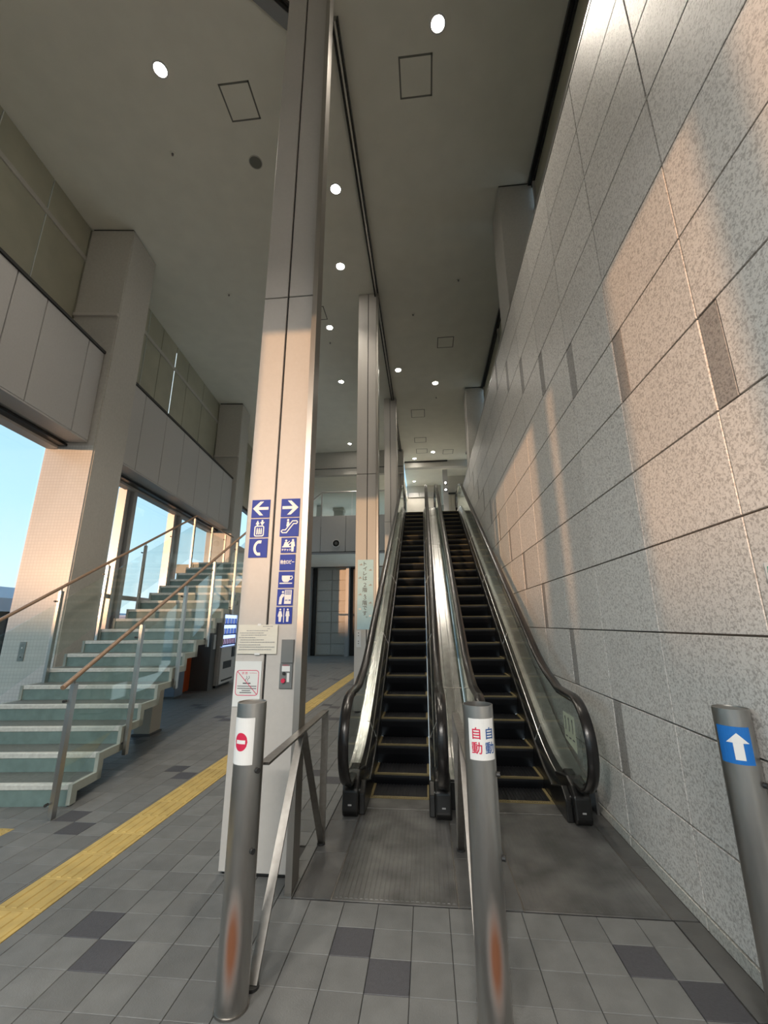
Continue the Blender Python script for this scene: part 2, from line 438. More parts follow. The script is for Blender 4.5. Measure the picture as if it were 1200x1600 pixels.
# yellow tactile paving: one block mesh, four raised bars
tb = MB().cbox(-.1475, .1475, -.1475, .1475, -.012, .002, .002, '+z')
for k in range(4):
    cx = -.108 + k * .072; tb.cbox(cx - .017, cx + .017, -.135, .135, .001, .007, .004, '+z')
tbm = mesh_of(tb); tbm.materials.append(M_tact)
yt = -0.2; k = 0
while yt < 16.2:
    if yt > 1.0: inst('tactile_tile', tbm, fl, (-2.35, yt, 0))
    yt += .30
dots = MB().cbox(-.1475, .1475, -.1475, .1475, -.012, .002, .002, '+z')
for i in range(5):
    for j in range(5): dots.cyl((-.116 + i * .058, -.116 + j * .058), .013, .002, .007, 8, r1=.009)
dm = mesh_of(dots); dm.materials.append(M_tact)
for i in range(2): inst('warning_tile', dm, fl, (-3.44 - .3 * i, 3.40, 0))
# landing surround stones
for x0, x1 in ((-.835, -.605), (.135, .50), ):
    for y0, y1 in ((2.91, 3.42), (3.425, 3.93), (3.935, 4.41)):
        obj('surround_stone', MB().cbox(x0, x1 - .004, y0, y1, -.012, 0, .002, '+z'), M_dstone, fl)
for y0, y1 in ((2.91, 3.42), (3.425, 3.93), (3.935, 4.41)):
    obj('surround_stone', MB().cbox(1.285, 1.415, y0, y1, -.012, 0, .002, '+z'), M_dstone, fl)

# ------------------------------------------------------------------ right stone wall
XW = 1.42
wr = struct('wall_right', MB().box(XW + .02, XW + .70, -5.1, 18.2, -.3, 6.26), M_joint); wr['_b'] = (0, 0, 0)
YJ = [-5.05, 1.11] + [1.97 + .865 * i for i in range(1)] + [1.97 + .86 * i for i in range(1, 20)]
ZJ = [0.075, .475, .985, 1.50, 2.02, 2.54, 3.06, 3.575, 4.10, 4.63, 5.16, 5.70, 6.26]
# (row index, joint index): narrow grey stones just before a joint, climbing with the escalators
acc = {}
for k in range(13):
    for r0, j0 in ((5, 2), (1, 4)):
        r = r0 + k; j = j0 + k
        if 0 <= r < 12 and j < len(YJ): acc[(r, j)] = 1
acc[(4, 1)] = 1
gp = .005
for j in range(1, len(YJ)):
    ya, yb = YJ[j - 1], YJ[j]
    for r in range(12):
        za, zb = ZJ[r], ZJ[r + 1]
        if j == 1:
            obj('stone_panel', MB().cbox(XW, XW + .03, ya + gp, yb - gp, za + gp, zb - gp, .004, '-x'), M_granite, wr); continue
        y1 = yb
        if (r, j) in acc:
            obj('grey_stone_strip', MB().cbox(XW + .003, XW + .03, yb - .14 + gp, yb - gp, za + gp, zb - gp, .002, '-x'), M_granited, wr)
            y1 = yb - .14
        obj('stone_panel', MB().cbox(XW, XW + .03, ya + gp, y1 - gp, za + gp, zb - gp, .002, '-x'), M_granite, wr)
    obj('base_stone', MB().cbox(XW - .004, XW + .03, ya + gp, yb - gp, 0.0, .070, .002, '-x'), M_granitef, wr)
# ledge, clerestory and columns above the stone
struct('trim_1', MB().box(XW - .005, 2.14, -5, 18.2, 6.262, 6.285), M_steel)
XU = 2.12
wu = struct('window_1', MB().box(XU - .06, XU, -5, 18.2, 6.285, 6.40).box(XU - .06, XU, -5, 18.2, 8.98, 9.10), M_dark); wu['_b'] = (0, 0, 0)
obj('head_frame', MB().box(XU - .12, XU - .06, -5, 18.2, 9.03, 9.10), M_black, wu)
obj('mid_rail', MB().box(XU - .07, XU, -5, 18.2, 8.42, 8.48), M_alu, wu)
for y0, y1 in ((-4.9, .9), (.95, 3.3), (3.35, 5.8), (6.7, 9.6), (9.65, 12.4), (13.3, 15.6), (15.65, 18.1)):
    obj('pane', MB().box(XU - .03, XU - .02, y0, y1, 6.40, 8.42), M_frost, wu)
    obj('pane', MB().box(XU - .03, XU - .02, y0, y1, 8.48, 8.98), M_frost, wu)
    obj('mullion', MB().box(XU - .07, XU, y1, y1 + .05, 6.40, 8.98), M_alu, wu)
for i, y0 in enumerate((5.92, 12.58)):
    c = thing('concrete_column', ('near' if i == 0 else 'far') + ' grey square column above the granite wall, ' + ('left of the bright glazing strip' if i == 0 else 'smaller one beside the escalator top'), 'column', (1.49, y0, 6.286))
    obj('shaft', MB().box(1.49, 2.115, y0, y0 + .70, 6.286, 9.06), M_paint, c)
    obj('shadow_gap', MB().box(1.50, 2.10, y0 + .01, y0 + .69, 9.06, 9.10), M_dark, c)

# ------------------------------------------------------------------ ceiling
HC = 9.10
ce = struct('ceiling', MB().box(-9.0, 2.14, -6, 19.3, HC, HC + .3), M_ceil)

# ------------------------------------------------------------------ metal clad pillars
def clad_pillar(x0, x1, y0, d, zj, label, zt=HC, gapx=None, base=0.0):
    t = thing('clad_pillar', label, 'pillar', ((x0 + x1) / 2, y0 + d / 2, base))
    obj('core', MB().box(x0 + .02, x1 - .02, y0 + .02, y0 + d - .02, base, zt), M_dark, t)
    g = .006; gx = gapx or (x0 + x1) / 2
    for za, zb in ((base + .02, zj - g), (zj + g, zt - .01)):
        for xa, xb in ((x0, gx - .008), (gx + .008, x1)):
            obj('front_panel', MB().cbox(xa, xb, y0, y0 + .022, za, zb, .003, '-y'), M_panelp, t)
            obj('back_panel', MB().cbox(xa, xb, y0 + d - .022, y0 + d, za, zb, .003, '+y'), M_panelp, t)
        obj('side_panel', MB().cbox(x0, x0 + .02, y0 + .024, y0 + d - .024, za, zb, .003, '-x'), M_panelp, t)
        obj('side_panel', MB().cbox(x1 - .02, x1, y0 + .024, y0 + d - .024, za, zb, .003, '+x'), M_panelp, t)
    return t
clad_pillar(-1.385, -.93, 3.085, .22, 4.43, 'tall beige clad pillar in front, carrying the two columns of blue pictogram signs', gapx=-1.165)
clad_pillar(-1.375, -.96, 8.20, .24, 4.58, 'second clad pillar behind the escalator handrail, with a pale blue vertical poster', gapx=-1.145)
clad_pillar(-1.25, -.85, 13.0, .26, 4.70, 'third and farthest clad pillar, squeezed beside the left escalator')
clad_pillar(-1.12, -.82, 17.6, .35, 5.0, 'slim clad pillar at the top of the left escalator by the ceiling edge')
# steel glazing fins beside the pillars, head rail along the ceiling
def fin(x0, x1, y0, y1, label):
    t = thing('steel_fin', label, 'post', (x0, y0, 0))
    ym = y0 + (y1 - y0) * .45
    obj('front_channel', MB().box(x0, x1, y0, ym - .006, 0.0, 9.0), M_fin, t)
    obj('rear_channel', MB().box(x0, x1 - .006, ym + .006, y1, 0.0, 9.0), M_fin, t)
    obj('groove', MB().box(x0 + .01, x1 - .012, ym - .006, ym + .006, 0.0, 9.0), M_dark, t)
fin(-.888, -.846, 2.915, 3.08, 'full height steel mullion fin on the right side of the front sign pillar')
fin(-.945, -.905, 8.10, 8.34, 'dark slim mullion fin on the right edge of the second pillar')
fin(-.845, -.81, 12.9, 13.2, 'slim mullion fin on the right edge of the third pillar')
t = thing('glazing_head_rail', 'dark double rail running along the ceiling between the pillars', 'rail', (-.93, 3.0, 8.98))
for x0, x1, m in ((-1.00, -.975, M_black), (-.965, -.935, M_steel), (-.925, -.905, M_black)):
    obj('rail', MB().box(x0, x1, 3.5, 19.2, 9.0, HC), m, t)

# ------------------------------------------------------------------ left wing: glass wall, fascia, pillars (p,q frame)
PG = -5.65
lw = struct('wall_left', MB().box(PG - .25, PG - .08, -7, 22, 6.2, 9.1), M_dark, wing=True); lw['_b'] = (0, 0, 0)
def wing_child(name, mb, m, parent, **k):
    o = obj(name, mb, m, parent, **k); return o
# clerestory of frosted panels with slits
cuts = [-6.8, -4.7, -2.6, -.5, 1.6, 3.6, 4.62, 5.65, 6.62, 7.42, 8.05, 8.85, 9.5, 10.25, 11.0, 12.1, 13.4, 14.2, 16, 18, 20, 21.9]
for a, b_ in zip(cuts[:-1], cuts[1:]):
    g = .012 if abs(a - 10.25) > .01 else .03
    obj('frosted_panel', MB().cbox(PG - .06, PG - .03, a + g, b_ - .01, 6.30, 8.33, .004, '+x'), M_frost, lw)
    obj('frosted_panel', MB().cbox(PG - .06, PG - .03, a + g, b_ - .01, 8.42, 9.09, .004, '+x'), M_frost, lw)
obj('cross_rail', MB().box(PG - .07, PG - .01, -6.9, 21.9, 8.33, 8.42), M_paint, lw)
slit = mat('joint_bright', (.75, .80, .78), .3)
for q in (4.625, 5.655, 8.855):
    obj('joint_strip', MB().box(PG - .055, PG - .028, q - .004, q + .006, 6.3, 9.08), slit, lw)
obj('daylight_slit', MB().box(PG - .055, PG - .04, 10.245, 10.275, 6.3, 8.9), mat('daylight_slit', (.7, .8, .8), .3, emit=(.75, .9, 1), estr=.7), lw)  # strip glows in place of sky light through the gap

def fascia(q0, q1, joints, label):
    t = thing('fascia_box', label, 'fascia', (-4.95, (q0 + q1) / 2, 4.57), wing=True)
    zb, zt = 4.57, 6.25
    obj('carcass', MB().prism([(PG + .02, 4.60), (-5.30, 4.53), (-4.975, 4.60), (-4.975, 6.20), (PG + .02, 6.20)], q0 + .01, q1 - .01, 'y'), M_alug, t)
    js = [q0] + joints + [q1]
    for a, b_ in zip(js[:-1], js[1:]):
        obj('panel', MB().cbox(-4.975, -4.945, a + .008, b_ - .008, zb, zt, .006, '+x'), M_panel, t)
    obj('cap_rail', MB().box(-5.05, -4.925, q0, q1, zt + .005, zt + .055), M_dark, t)
    obj('soffit', MB().box(-5.27, -4.95, q0, q1, zb - .03, zb - .004), M_panel, t)
    obj('blind_slot', MB().box(-5.42, -5.28, q0, q1, zb - .10, zb - .06), M_black, t)
    obj('blind_box', MB().box(PG + .03, -5.43, q0, q1, zb - .14, zb - .02), M_panelp, t)
    return t
fascia(-6.6, 6.60, [-5.7 + .95 * i for i in range(12)] + [5.28, 6.20], 'near run of aluminium fascia panels above the left window, cut by the picture edge')
fascia(7.45, 13.36, [8.0, 8.9, 9.8, 10.7, 11.6, 12.5], 'far run of aluminium fascia panels above the stair, between two pillars')

def wing_pillar(q0, label, mosaic_=True):
    q1 = q0 + .80
    t = thing('hall_pillar', label, 'pillar', (-4.85, q0, 0), wing=True)
    obj('shaft', MB().box(PG + .0, -4.83, q0 + .02, q1, 0, 9.05), M_paint, t)
    obj('tiled_face', MB().box(PG + .0, -4.85, q0, q0 + .02, 0, 4.50), M_mosaic, t)
    obj('upper_face', MB().box(PG + .0, -4.84, q0 - .01, q0 + .02, 7.12, 9.05), M_paint, t)
    obj('ledge', MB().box(PG + .0, -4.84, q0 - .05, q0 + .02, 7.06, 7.12), M_panelp, t)
    obj('mid_face', MB().box(PG + .0, -4.85, q0 + .0, q0 + .02, 4.50, 7.06), M_paint, t)
    obj('shadow_gap', MB().box(PG + .01, -4.86, q0 + .01, q1 - .01, 9.05, 9.10), M_dark, t)
    return t
wing_pillar(6.62, 'square hall pillar left of the stair with mosaic tiled front, a small plate low on it')
wing_pillar(13.40, 'farther square hall pillar at the head of the stair, half hidden by the sign pillar')
t = thing('call_plate', 'small brushed steel call button plate low on the mosaic pillar', 'plate', (-5.34, 6.61, 1.04), wing=True)
obj('plate', MB().box(-5.385, -5.295, 6.608, 6.619, 1.04, 1.315), M_steeld, t)
obj('button', MB().cyl((-5.34, 1.23), .012, 6.600, 6.609, 12, axis='y'), M_wplas, t)
obj('key_hole', MB().cyl((-5.34, 1.10), .010, 6.602, 6.609, 12, axis='y'), M_dark, t)

# window wall below the fascia
def glazing(n, q0, q1, mulls, z1=4.47, transom=True):
    wnd = struct('window_%d' % n, MB().box(PG - .05, PG + .05, q0, q1, 0, .10).box(PG - .05, PG + .05, q0, q1, z1, z1 + .12), M_alu, wing=True); wnd['_b'] = (0, 0, 0)
    ed = [q0] + mulls + [q1]
    for a, b_ in zip(ed[:-1], ed[1:]):
        obj('pane', MB().box(PG - .006, PG + .006, a + .04, b_ - .04, .10, 2.08 if transom else z1), M_wglass, wnd)
        if transom: obj('pane', MB().box(PG - .006, PG + .006, a + .04, b_ - .04, 2.17, z1), M_wglass, wnd)
        if transom: obj('transom', MB().box(PG - .04, PG + .05, a + .03, b_ - .03, 2.08, 2.17), M_alu, wnd)
    for q in mulls:
        obj('mullion', MB().box(PG - .10, PG + .08, q - .15, q - .02, .10, z1), M_alu, wnd)
        obj('mullion', MB().box(PG - .10, PG + .15, q + .02, q + .15, .10, z1), M_alu, wnd)
glazing(2, 7.42, 13.40, [9.0, 11.2])
glazing(3, -6.8, 6.62, [3.2, .9, -2.6, -4.6], transom=False)
glazing(4, 14.2, 16.15, [])
glazing(5, 18.6, 21.8, [])
struct('wall_left_sun_block', MB().box(PG - .25, PG - .02, 16.15, 18.6, -.01, 4.6), M_wallp, wing=True)  # solid bay added to keep the sun off part of the lift wall

# ------------------------------------------------------------------ entrance wall added behind the camera, out of view (closes the hall; lets the evening sun in)
bk = struct('wall_back', MB().box(-9, 2.1, -5.25, -5.05, 4.27, 9.1), M_wallp); bk['_b'] = (0, 0, 0)
dr = struct('door_1', MB().box(-5.2, 1.4, -5.2, -5.1, 4.20, 4.27), M_alu); dr['_b'] = (0, 0, 0)
for x0, x1 in ((-5.2, -5.1), (-2.66, -2.06), (-3.03, -2.775), (-1.56, -1.46), (-.35, -.28), (.85, .92), (1.33, 1.40)):  # unseen frames, placed to throw dark bands on the right wall
    obj('shading_frame', MB().box(x0, x1, -5.2, -5.1, 0, 4.20), M_alu, dr)
for x0, x1 in ((-5.1, -3.03), (-2.775, -2.66), (-2.06, -1.56), (-1.46, -.35), (-.28, .85)):
    obj('pane', MB().box(x0, x1, -5.155, -5.145, .02, 4.20), M_wglass, dr)

# ------------------------------------------------------------------ far end of the hall
# balcony, lift lobby, upper lobby
YB = 17.3
wf = struct('wall_far', MB().box(-7.95, -.86, 22.02, 22.3, 0, 4.6).box(-7.5, -.86, YB + .05, 22.0, 4.48, 6.0), M_wallp); wf['_b'] = (0, 0, 0)
rows = [0.03, .56, 1.10, 1.63, 2.17, 2.70, 3.24, 3.77, 4.34]
for za, zb in zip(rows[:-1], rows[1:]):
    for xa, xb in ((-5.70, -4.90), (-4.90, -4.10)):
        obj('stone_panel', MB().cbox(xa + .012, xb - .012, 21.97, 22.02, za + .014, zb - .014, .006, '-y'), M_granitef, wf)
    obj('stone_panel', MB().cbox(-7.0, -6.12, 21.75, 22.02, za + .014, zb - .014, .006, '-y'), M_granitef, wf)
for x0, x1, y0 in ((-6.10, -5.92, 21.5), (-4.09, -3.93, 21.5)):
    obj('jamb', MB().box(x0, x1, y0, 22.0, 0, 4.48), M_alug, wf)
obj('recess', MB().box(-5.92, -5.72, 21.9, 22.02, 0, 4.48), M_black, wf)
obj('recess', MB().box(-3.93, -3.2, 21.9, 22.02, 0, 4.48), M_black, wf)
obj('header', MB().box(-7, -.9, 21.45, 21.75, 4.40, 4.49), M_dgrey, wf)
obj('lobby_soffit', MB().box(-7.5, -.9, YB, 22, 4.42, 4.48), M_ceil, wf)
t = thing('balcony_front', 'grey panelled balcony front with glass rail across the far hall', 'balcony', (-3, YB, 4.42))
for xa, xb in zip((-7.2, -5.4, -4.42, -3.33, -2.2), (-5.4, -4.42, -3.33, -2.2, -.95)):
    obj('panel', MB().cbox(xa + .008, xb - .008, YB - .03, YB, 4.50, 6.06, .006, '-y'), M_panel, t)
obj('bottom_trim', MB().box(-7.2, -.95, YB - .06, YB + .04, 4.40, 4.47), M_alug, t)
obj('carcass', MB().box(-7.2, -.95, YB, YB + .04, 4.47, 6.06), M_dark, t)
obj('glass_pane', MB().box(-4.38, -3.1, YB - .01, YB + .004, 6.08, 7.08), M_glass, t)
obj('glass_pane', MB().box(-3.05, -1.3, YB - .01, YB + .004, 6.08, 7.08), M_glass, t)
obj('handrail', MB().tube([(-6.1, YB, 5.75), (-4.42, YB, 7.14), (-.95, YB, 7.14)], .03, 8), M_alu, t)
for x in (-4.42, -5.0, -5.5):
    obj('post', MB().box(x - .02, x + .02, YB - .02, YB + .02, 5.6, 7.1 if x > -4.6 else 6.4), M_alu, t)
obj('sloping_glass', MB().prism([(-6.1, 4.7), (-4.45, 6.1), (-4.45, 7.0), (-6.1, 5.6)], YB - .005, YB + .005, 'y'), M_glass, t)
for k in range(8):
    obj('stair_tread', MB().box(-4.55 - .2 * k - .2, -4.55 - .2 * k, YB + .02, YB + 1.0, 5.85 - .17 * k, 5.91 - .17 * k), M_string, t)
t = thing('wall_speaker', 'round black speaker with pale ring on the balcony front', 'speaker', (-3.73, YB - .03, 4.85))
obj('ring', MB().ring((-3.73, 4.85), .14, .165, YB - .06, YB - .03, 28, 'y'), M_wplas, t)
obj('cone', MB().cyl((-3.73, 4.85), .14, YB - .045, YB - .03, 24, 'y'), M_black, t)
obj('dust_cap', MB().cyl((-3.73, 4.85), .05, YB - .055, YB - .045, 16, 'y', r1=.07), M_dgrey, t)
# hall ceiling end beam and lobby beyond the balcony
struct('trim_2', MB().box(-9, -.85, 17.45, 17.7, 8.0, 8.28).box(-9, -.85, 17.45, 17.6, 8.31, 9.1), M_paint)
struct('trim_3', MB().box(-9, -.85, 17.44, 17.60, 8.28, 8.31), M_dark)
wb = struct('wall_end', MB().box(-8.3, 2.9, 26.0, 26.2, 4.4, 9.0), M_wallp); wb['_b'] = (0, 0, 0)
struct('ceiling_lobby', MB().box(-8.2, -.86, 17.6, 26.2, 8.02, 8.3), M_ceil)
t = thing('lobby_column', 'pale column with box head beyond the balcony glass', 'column', (-5.0, 24, 6.0))
obj('shaft', MB().box(-5.15, -4.62, 23.0, 23.5, 4.4, 8.0), M_paint, t)
obj('head', MB().box(-5.20, -4.57, 22.95, 23.55, 7.85, 8.0), M_wallp, t)
obj('shaft_edge', MB().box(-6.0, -5.72, 22.35, 22.6, 4.5, 8.0), M_wplas, t)

# ------------------------------------------------------------------ upper floor at the head of the escalators
ZF = 5.08
fu = struct('floor_upper', MB().box(-.84, 1.44, 14.7, 26.0, ZF - .35, ZF), M_wallp); fu['_b'] = (0, 0, 0)
struct('trim_4', MB().box(-.85, 2.14, 19.0, 19.3, 8.80, 9.10), M_paint)
struct('trim_5', MB().box(-.85, 1.2, 18.95, 19.0, 9.04, 9.10), M_dark)
struct('ceiling_upper', MB().box(-.86, 2.9, 19.3, 26.0, 8.86, 9.1), M_ceil)
wup = struct('wall_upper', MB().box(-.90, .98, 22.0, 22.2, ZF, 8.86), M_wallp); wup['_b'] = (0, 0, 0)
for xa, xb in ((-.80, -.22), (-.20, .40), (.42, .94)):
    obj('header_panel', MB().cbox(xa, xb, 21.93, 22.0, 8.18, 8.46, .01, '-y'), M_panel, wup)
for xa, xb in ((-.52, .02), (.08, .78)):
    obj('door_panel', MB().cbox(xa, xb, 21.95, 22.0, ZF + .01, 7.10, .01, '-y'), M_beige, wup)
struct('trim_6', MB().box(.98, 1.22, 19.6, 19.85, ZF, 9.1), M_panel)
wu2 = struct('wall_upper_right', MB().box(1.22, 2.4, 20.6, 20.8, ZF, 9.1).box(2.3, 2.5, 18.2, 26, ZF, 9.1), M_wallp); wu2['_b'] = (0, 0, 0)
for k in range(6):
    obj('upright_panel', MB().cbox(1.24 + .17 * k, 1.39 + .17 * k, 20.56, 20.6, ZF + .05, 7.85, .006, '-y'), M_beige, wu2)
obj('dark_rail', MB().box(1.22, 2.3, 20.5, 20.6, 7.88, 7.95), M_dark, wu2)

# ------------------------------------------------------------------ escalators
S = .588
def sr(t, w=.5): return 0 if t < -w else (t if t > w else (t + w) ** 2 / (4 * w))
def base(y): return S * (sr(y - 4.66) - sr(y - 13.27, .6))
NST = 27
ZT = base(20)
path = [(3.90 + .05 * i, base(3.90 + .05 * i)) for i in range(0, 40)] + [(5.9 + .4 * i, base(5.9 + .4 * i)) for i in range(0, 18)] + [(13.0 + .1 * i, base(13.0 + .1 * i)) for i in range(0, 17)]

def step_mesh():
    w2 = .279; b = MB()
    # tread slab with cleats, curved cleated riser
    b.box(-w2, w2, 0, .335, -.03, 0)
    for k in range(18):
        x = -w2 + .012 + k * (2 * w2 - .024) / 17; b.box(x - .006, x + .006, .004, .33, 0, .006)
    prof = [(0, -.004), (.012, -.05), (.03, -.10), (.055, -.15), (.085, -.21), (.11, -.21), (.11, -.03), (.02, -.03)]
    b.prism(prof, -w2, w2, 'x')
    return b
SM = mesh_of(step_mesh()); SM.materials.append(M_tread); SM.name = 'step'
def yl():
    b = MB(); w2 = .279
    b.box(-w2, w2, -.003, .020, -.008, .0075); b.box(-w2, -w2 + .026, .024, .33, 0, .0075); b.box(w2 - .026, w2, .024, .33, 0, .0075)
    return b
YM = mesh_of(yl()); YM.materials.append(M_yellow); YM.name = 'yellow_edge'

def escalator(cx, label, left_out, right_out):
    t = thing('escalator', label, 'escalator', (cx, 4.4, 0))
    for k in range(NST + 1):
        y = 4.42 + .34 * k
        z = [0, .09][k] if k < 2 else min(.27 + .20 * (k - 2), ZT)
        s = inst('step', SM, t, (cx, y, z)); s['_b'] = (cx, y, z)
        e = bpy.data.objects.new('yellow_edge', YM); COL.objects.link(e); e.parent = s
    # comb plates
    cp = MB().cbox(cx - .29, cx + .29, 4.172, 4.40, -.02, .004, .003, '+z')
    for k in range(26):
        x = cx - .27 + k * .0216; cp.box(x - .004, x + .004, 4.395, 4.43, -.006, .006)
    obj('comb_plate', cp, M_land, t)
    obj('comb_edge', MB().box(cx - .279, cx + .279, 4.385, 4.402, .003, .009), M_yellow, t)
    obj('comb_plate', MB().box(cx - .29, cx + .29, 13.9, 14.7, ZT - .02, ZT + .004), M_steeld, t)
    for sgn in (-1, 1):
        X = lambda o: cx + sgn * o
        # skirt
        obj('skirt_panel', MB().strip([(y, z + .10) for y, z in path if y > 4.1], [(y, z - .25) for y, z in path if y > 4.1], X(.283), X(.297)), M_black, t)
        # inner deck: flat shelf by the glass then a slope down to the skirt
        pr = [(X(.383), .275), (X(.365), .275), (X(.335), .21), (X(.329), .207), (X(.296), .13), (X(.296), .085), (X(.35), .15), (X(.383), .15)]
        dk = [(y, z) for y, z in path if y >= 4.04]
        obj('inner_deck', MB().sweep(pr, dk), M_chromer, t, smooth=True)
        for yj in (4.28, 5.05, 6.6, 8.4, 10.4, 12.4):
            z = base(yj)
            pj = [(X(.384), .278), (X(.364), .278), (X(.294), .133), (X(.296), .12), (X(.35), .19), (X(.384), .19)]
            obj('deck_joint', MB().sweep(pj, [(yj, z), (yj + .008, base(yj + .008))]), M_steel, t)
        # glass panes: first one rounded inside the newel
        xg0, xg1 = X(.385), X(.395)
        cy, cz, rr = 3.96, .60, .325
        arc = [(cy + rr * cos(radians(a)), cz + rr * sin(radians(a))) for a in range(250, 88, -10)]
        first = arc + [(4.3, .93), (4.6, base(4.6) + .94), (4.9, base(4.9) + .955), (5.04, base(5.04) + .955), (5.04, base(5.04) + .16), (4.7, base(4.7) + .16), (4.3, .16), (4.05, .20)]
        obj('glass_pane', MB().prism(first, xg0, xg1, 'x'), M_glass, t)
        ys = [5.05, 6.6, 8.4, 10.4, 12.4, 14.6]
        for a, b_ in zip(ys[:-1], ys[1:]):
            n = 8; P = [a + .005 + (b_ - a - .01) * i / n for i in range(n + 1)]
            obj('glass_pane', MB().prism([(y, base(y) + .97) for y in P] + [(y, base(y) + .16) for y in reversed(P)], xg0, xg1, 'x'), M_glass, t)
        # handrail: closed path round both newels
        cy, cz, rr = 3.96, .62, .345
        hp = [(4.30, .30), (4.18, .28)] + [(cy + rr * cos(radians(a)), cz + rr * sin(radians(a)) ) for a in range(262, 88, -8)]
        hp += [(4.15, .968), (4.35, .975)] + [(y, base(y) + .985 + min(.03, (y - 4.4) * .03)) for y in [4.5 + .1 * i for i in range(13)]]
        hp += [(y, base(y) + 1.015) for y in [5.9 + .5 * i for i in range(15)]] + [(y, base(y) + 1.0) for y in [13.0 + .12 * i for i in range(12)]]
        cy2, cz2 = 14.6, ZT + .67
        hp += [(cy2 + .33 * sin(radians(a)), cz2 + .33 * cos(radians(a))) for a in range(0, 176, 16)]
        prof = [(-.042, -.006), (-.040, .010), (-.028, .019), (0, .022), (.028, .019), (.040, .010), (.042, -.006), (.036, -.016), (.02, -.018), (-.02, -.018), (-.036, -.016)]
        prof = [(a, -b_) for a, b_ in prof]
        obj('handrail', MB().tube([(X(.39), y, z) for y, z in hp], 1, prof=prof), M_rubber, t, smooth=True)
        gp_ = [(-.016, .017), (.016, .017), (.016, .045), (-.016, .045)]
        obj('handrail_guide', MB().tube([(X(.39), y, z) for y, z in hp[3:-3]], 1, prof=gp_), M_chrome, t)
        # newel base: black moulding round the handrail entry
        nb = [(3.99, .0), (3.96, .05), (3.97, .20), (4.04, .28), (4.14, .31), (4.50, .24), (4.50, 0)]
        nw = obj('newel_base', MB().prism(nb, X(.322), X(.456), 'x'), M_black, t, bevel=.015)
        nw2 = obj('skirt_nose', MB().prism([(4.03, .0), (4.03, .16), (4.12, .24), (4.5, .13), (4.5, 0)], X(.272), X(.324), 'x'), M_black, t, bevel=.01)
        obj('entry_sticker', MB().box(X(.375), X(.405), 3.962, 3.970, .09, .102), M_inkg, t)
        out = left_out if sgn < 0 else right_out
        if out:
            od = [(X(.397), .20), (X(out - .01), .20), (X(out - .01), .17), (X(.397), .17)]
            obj('outer_deck', MB().sweep(od, [(y, z) for y, z in path if y >= 4.2]), M_chromer, t)
            top = [(y, z + .19) for y, z in path if y >= 4.2]
            bot = [(y, max(-.25 if y < 4.42 else 0, z - .95)) for y, z in path if y >= 4.2]
            bot = [(y, max(0.0, z - .95)) for y, z in path if y >= 4.2]
            obj('cladding', MB().strip(top, bot, X(out - .025), X(out - .005)), M_dgrey, t)
    # soffit
    dk = [(y, z) for y, z in path if y >= 5.0]
    obj('truss_soffit', MB().strip([(y, z - .30) for y, z in dk], [(y, z - .95 if z > .97 else min(z - .32, -.02) if False else max(z - .95, -.9)) for y, z in dk], cx - .27, cx + .27), M_dgrey, t)
    return t
EL, ER = -.295, .810
escalator(EL, 'left escalator of the pair, beside the clad pillars', .50, None)
escalator(ER, 'right escalator of the pair, along the granite wall', None, .59)
# shared centre deck
t = thing('centre_deck', 'wide brushed steel deck between the two escalators', 'deck', (.26, 4.2, 0))
X0, X1 = EL + .40, ER - .40
dk = [(y, z) for y, z in path if y >= 4.17]
pr = [(X0, .15), (X0, .215), (X0 + .03, .235), (X0 + .095, .235), (X0 + .10, .228), (X0 + .105, .235), (X1 - .105, .235), (X1 - .10, .228), (X1 - .095, .235), (X1 - .03, .235), (X1, .215), (X1, .15)]
obj('deck_plate', MB().sweep(pr, dk), M_chromer, t)
obj('front_plate', MB().box(X0 + .005, X1 - .005, 4.155, 4.172, .03, .225), M_black, t)
for yj in (5.6, 7.8, 10.0, 12.2):
    obj('joint_strip', MB().sweep([(X0 + .01, .237), (X1 - .01, .237), (X1 - .01, .232), (X0 + .01, .232)], [(yj, base(yj)), (yj + .012, base(yj + .012))]), M_steeld, t)
obj('closure', MB().strip([(y, z + .15) for y, z in dk], [(y, max(z - .9, 0)) for y, z in dk], X0 + .05, X1 - .05), M_black, t)

# landing plates
def landing(x0, x1, label, ribs):
    t = thing('landing_plate', label, 'floor plate', ((x0 + x1) / 2, 3.5, 0))
    obj('plate', MB().cbox(x0, x1, 2.905, 4.165, -.012, .001, .002, '+z'), M_land, t)
    b = MB(); n = int((x1 - x0) / .03)
    for k in range(n):
        x = x0 + .02 + k * (x1 - x0 - .04) / (n - 1); b.cbox(x - .009, x + .009, 2.93, 4.15, .000, .0035 if ribs else .0018, .001, '+z')
    tag(obj('rib', b, M_land, t), kind='stuff')
    obj('frame', MB().box(x0 - .008, x0, 2.90, 4.165, -.01, .002).box(x1, x1 + .008, 2.90, 4.165, -.01, .002), M_steeld, t)
    return t
landing(-.60, .13, 'ribbed steel landing plate at the foot of the left escalator', True)
landing(.50, 1.275, 'smooth worn landing plate at the foot of the right escalator', False)

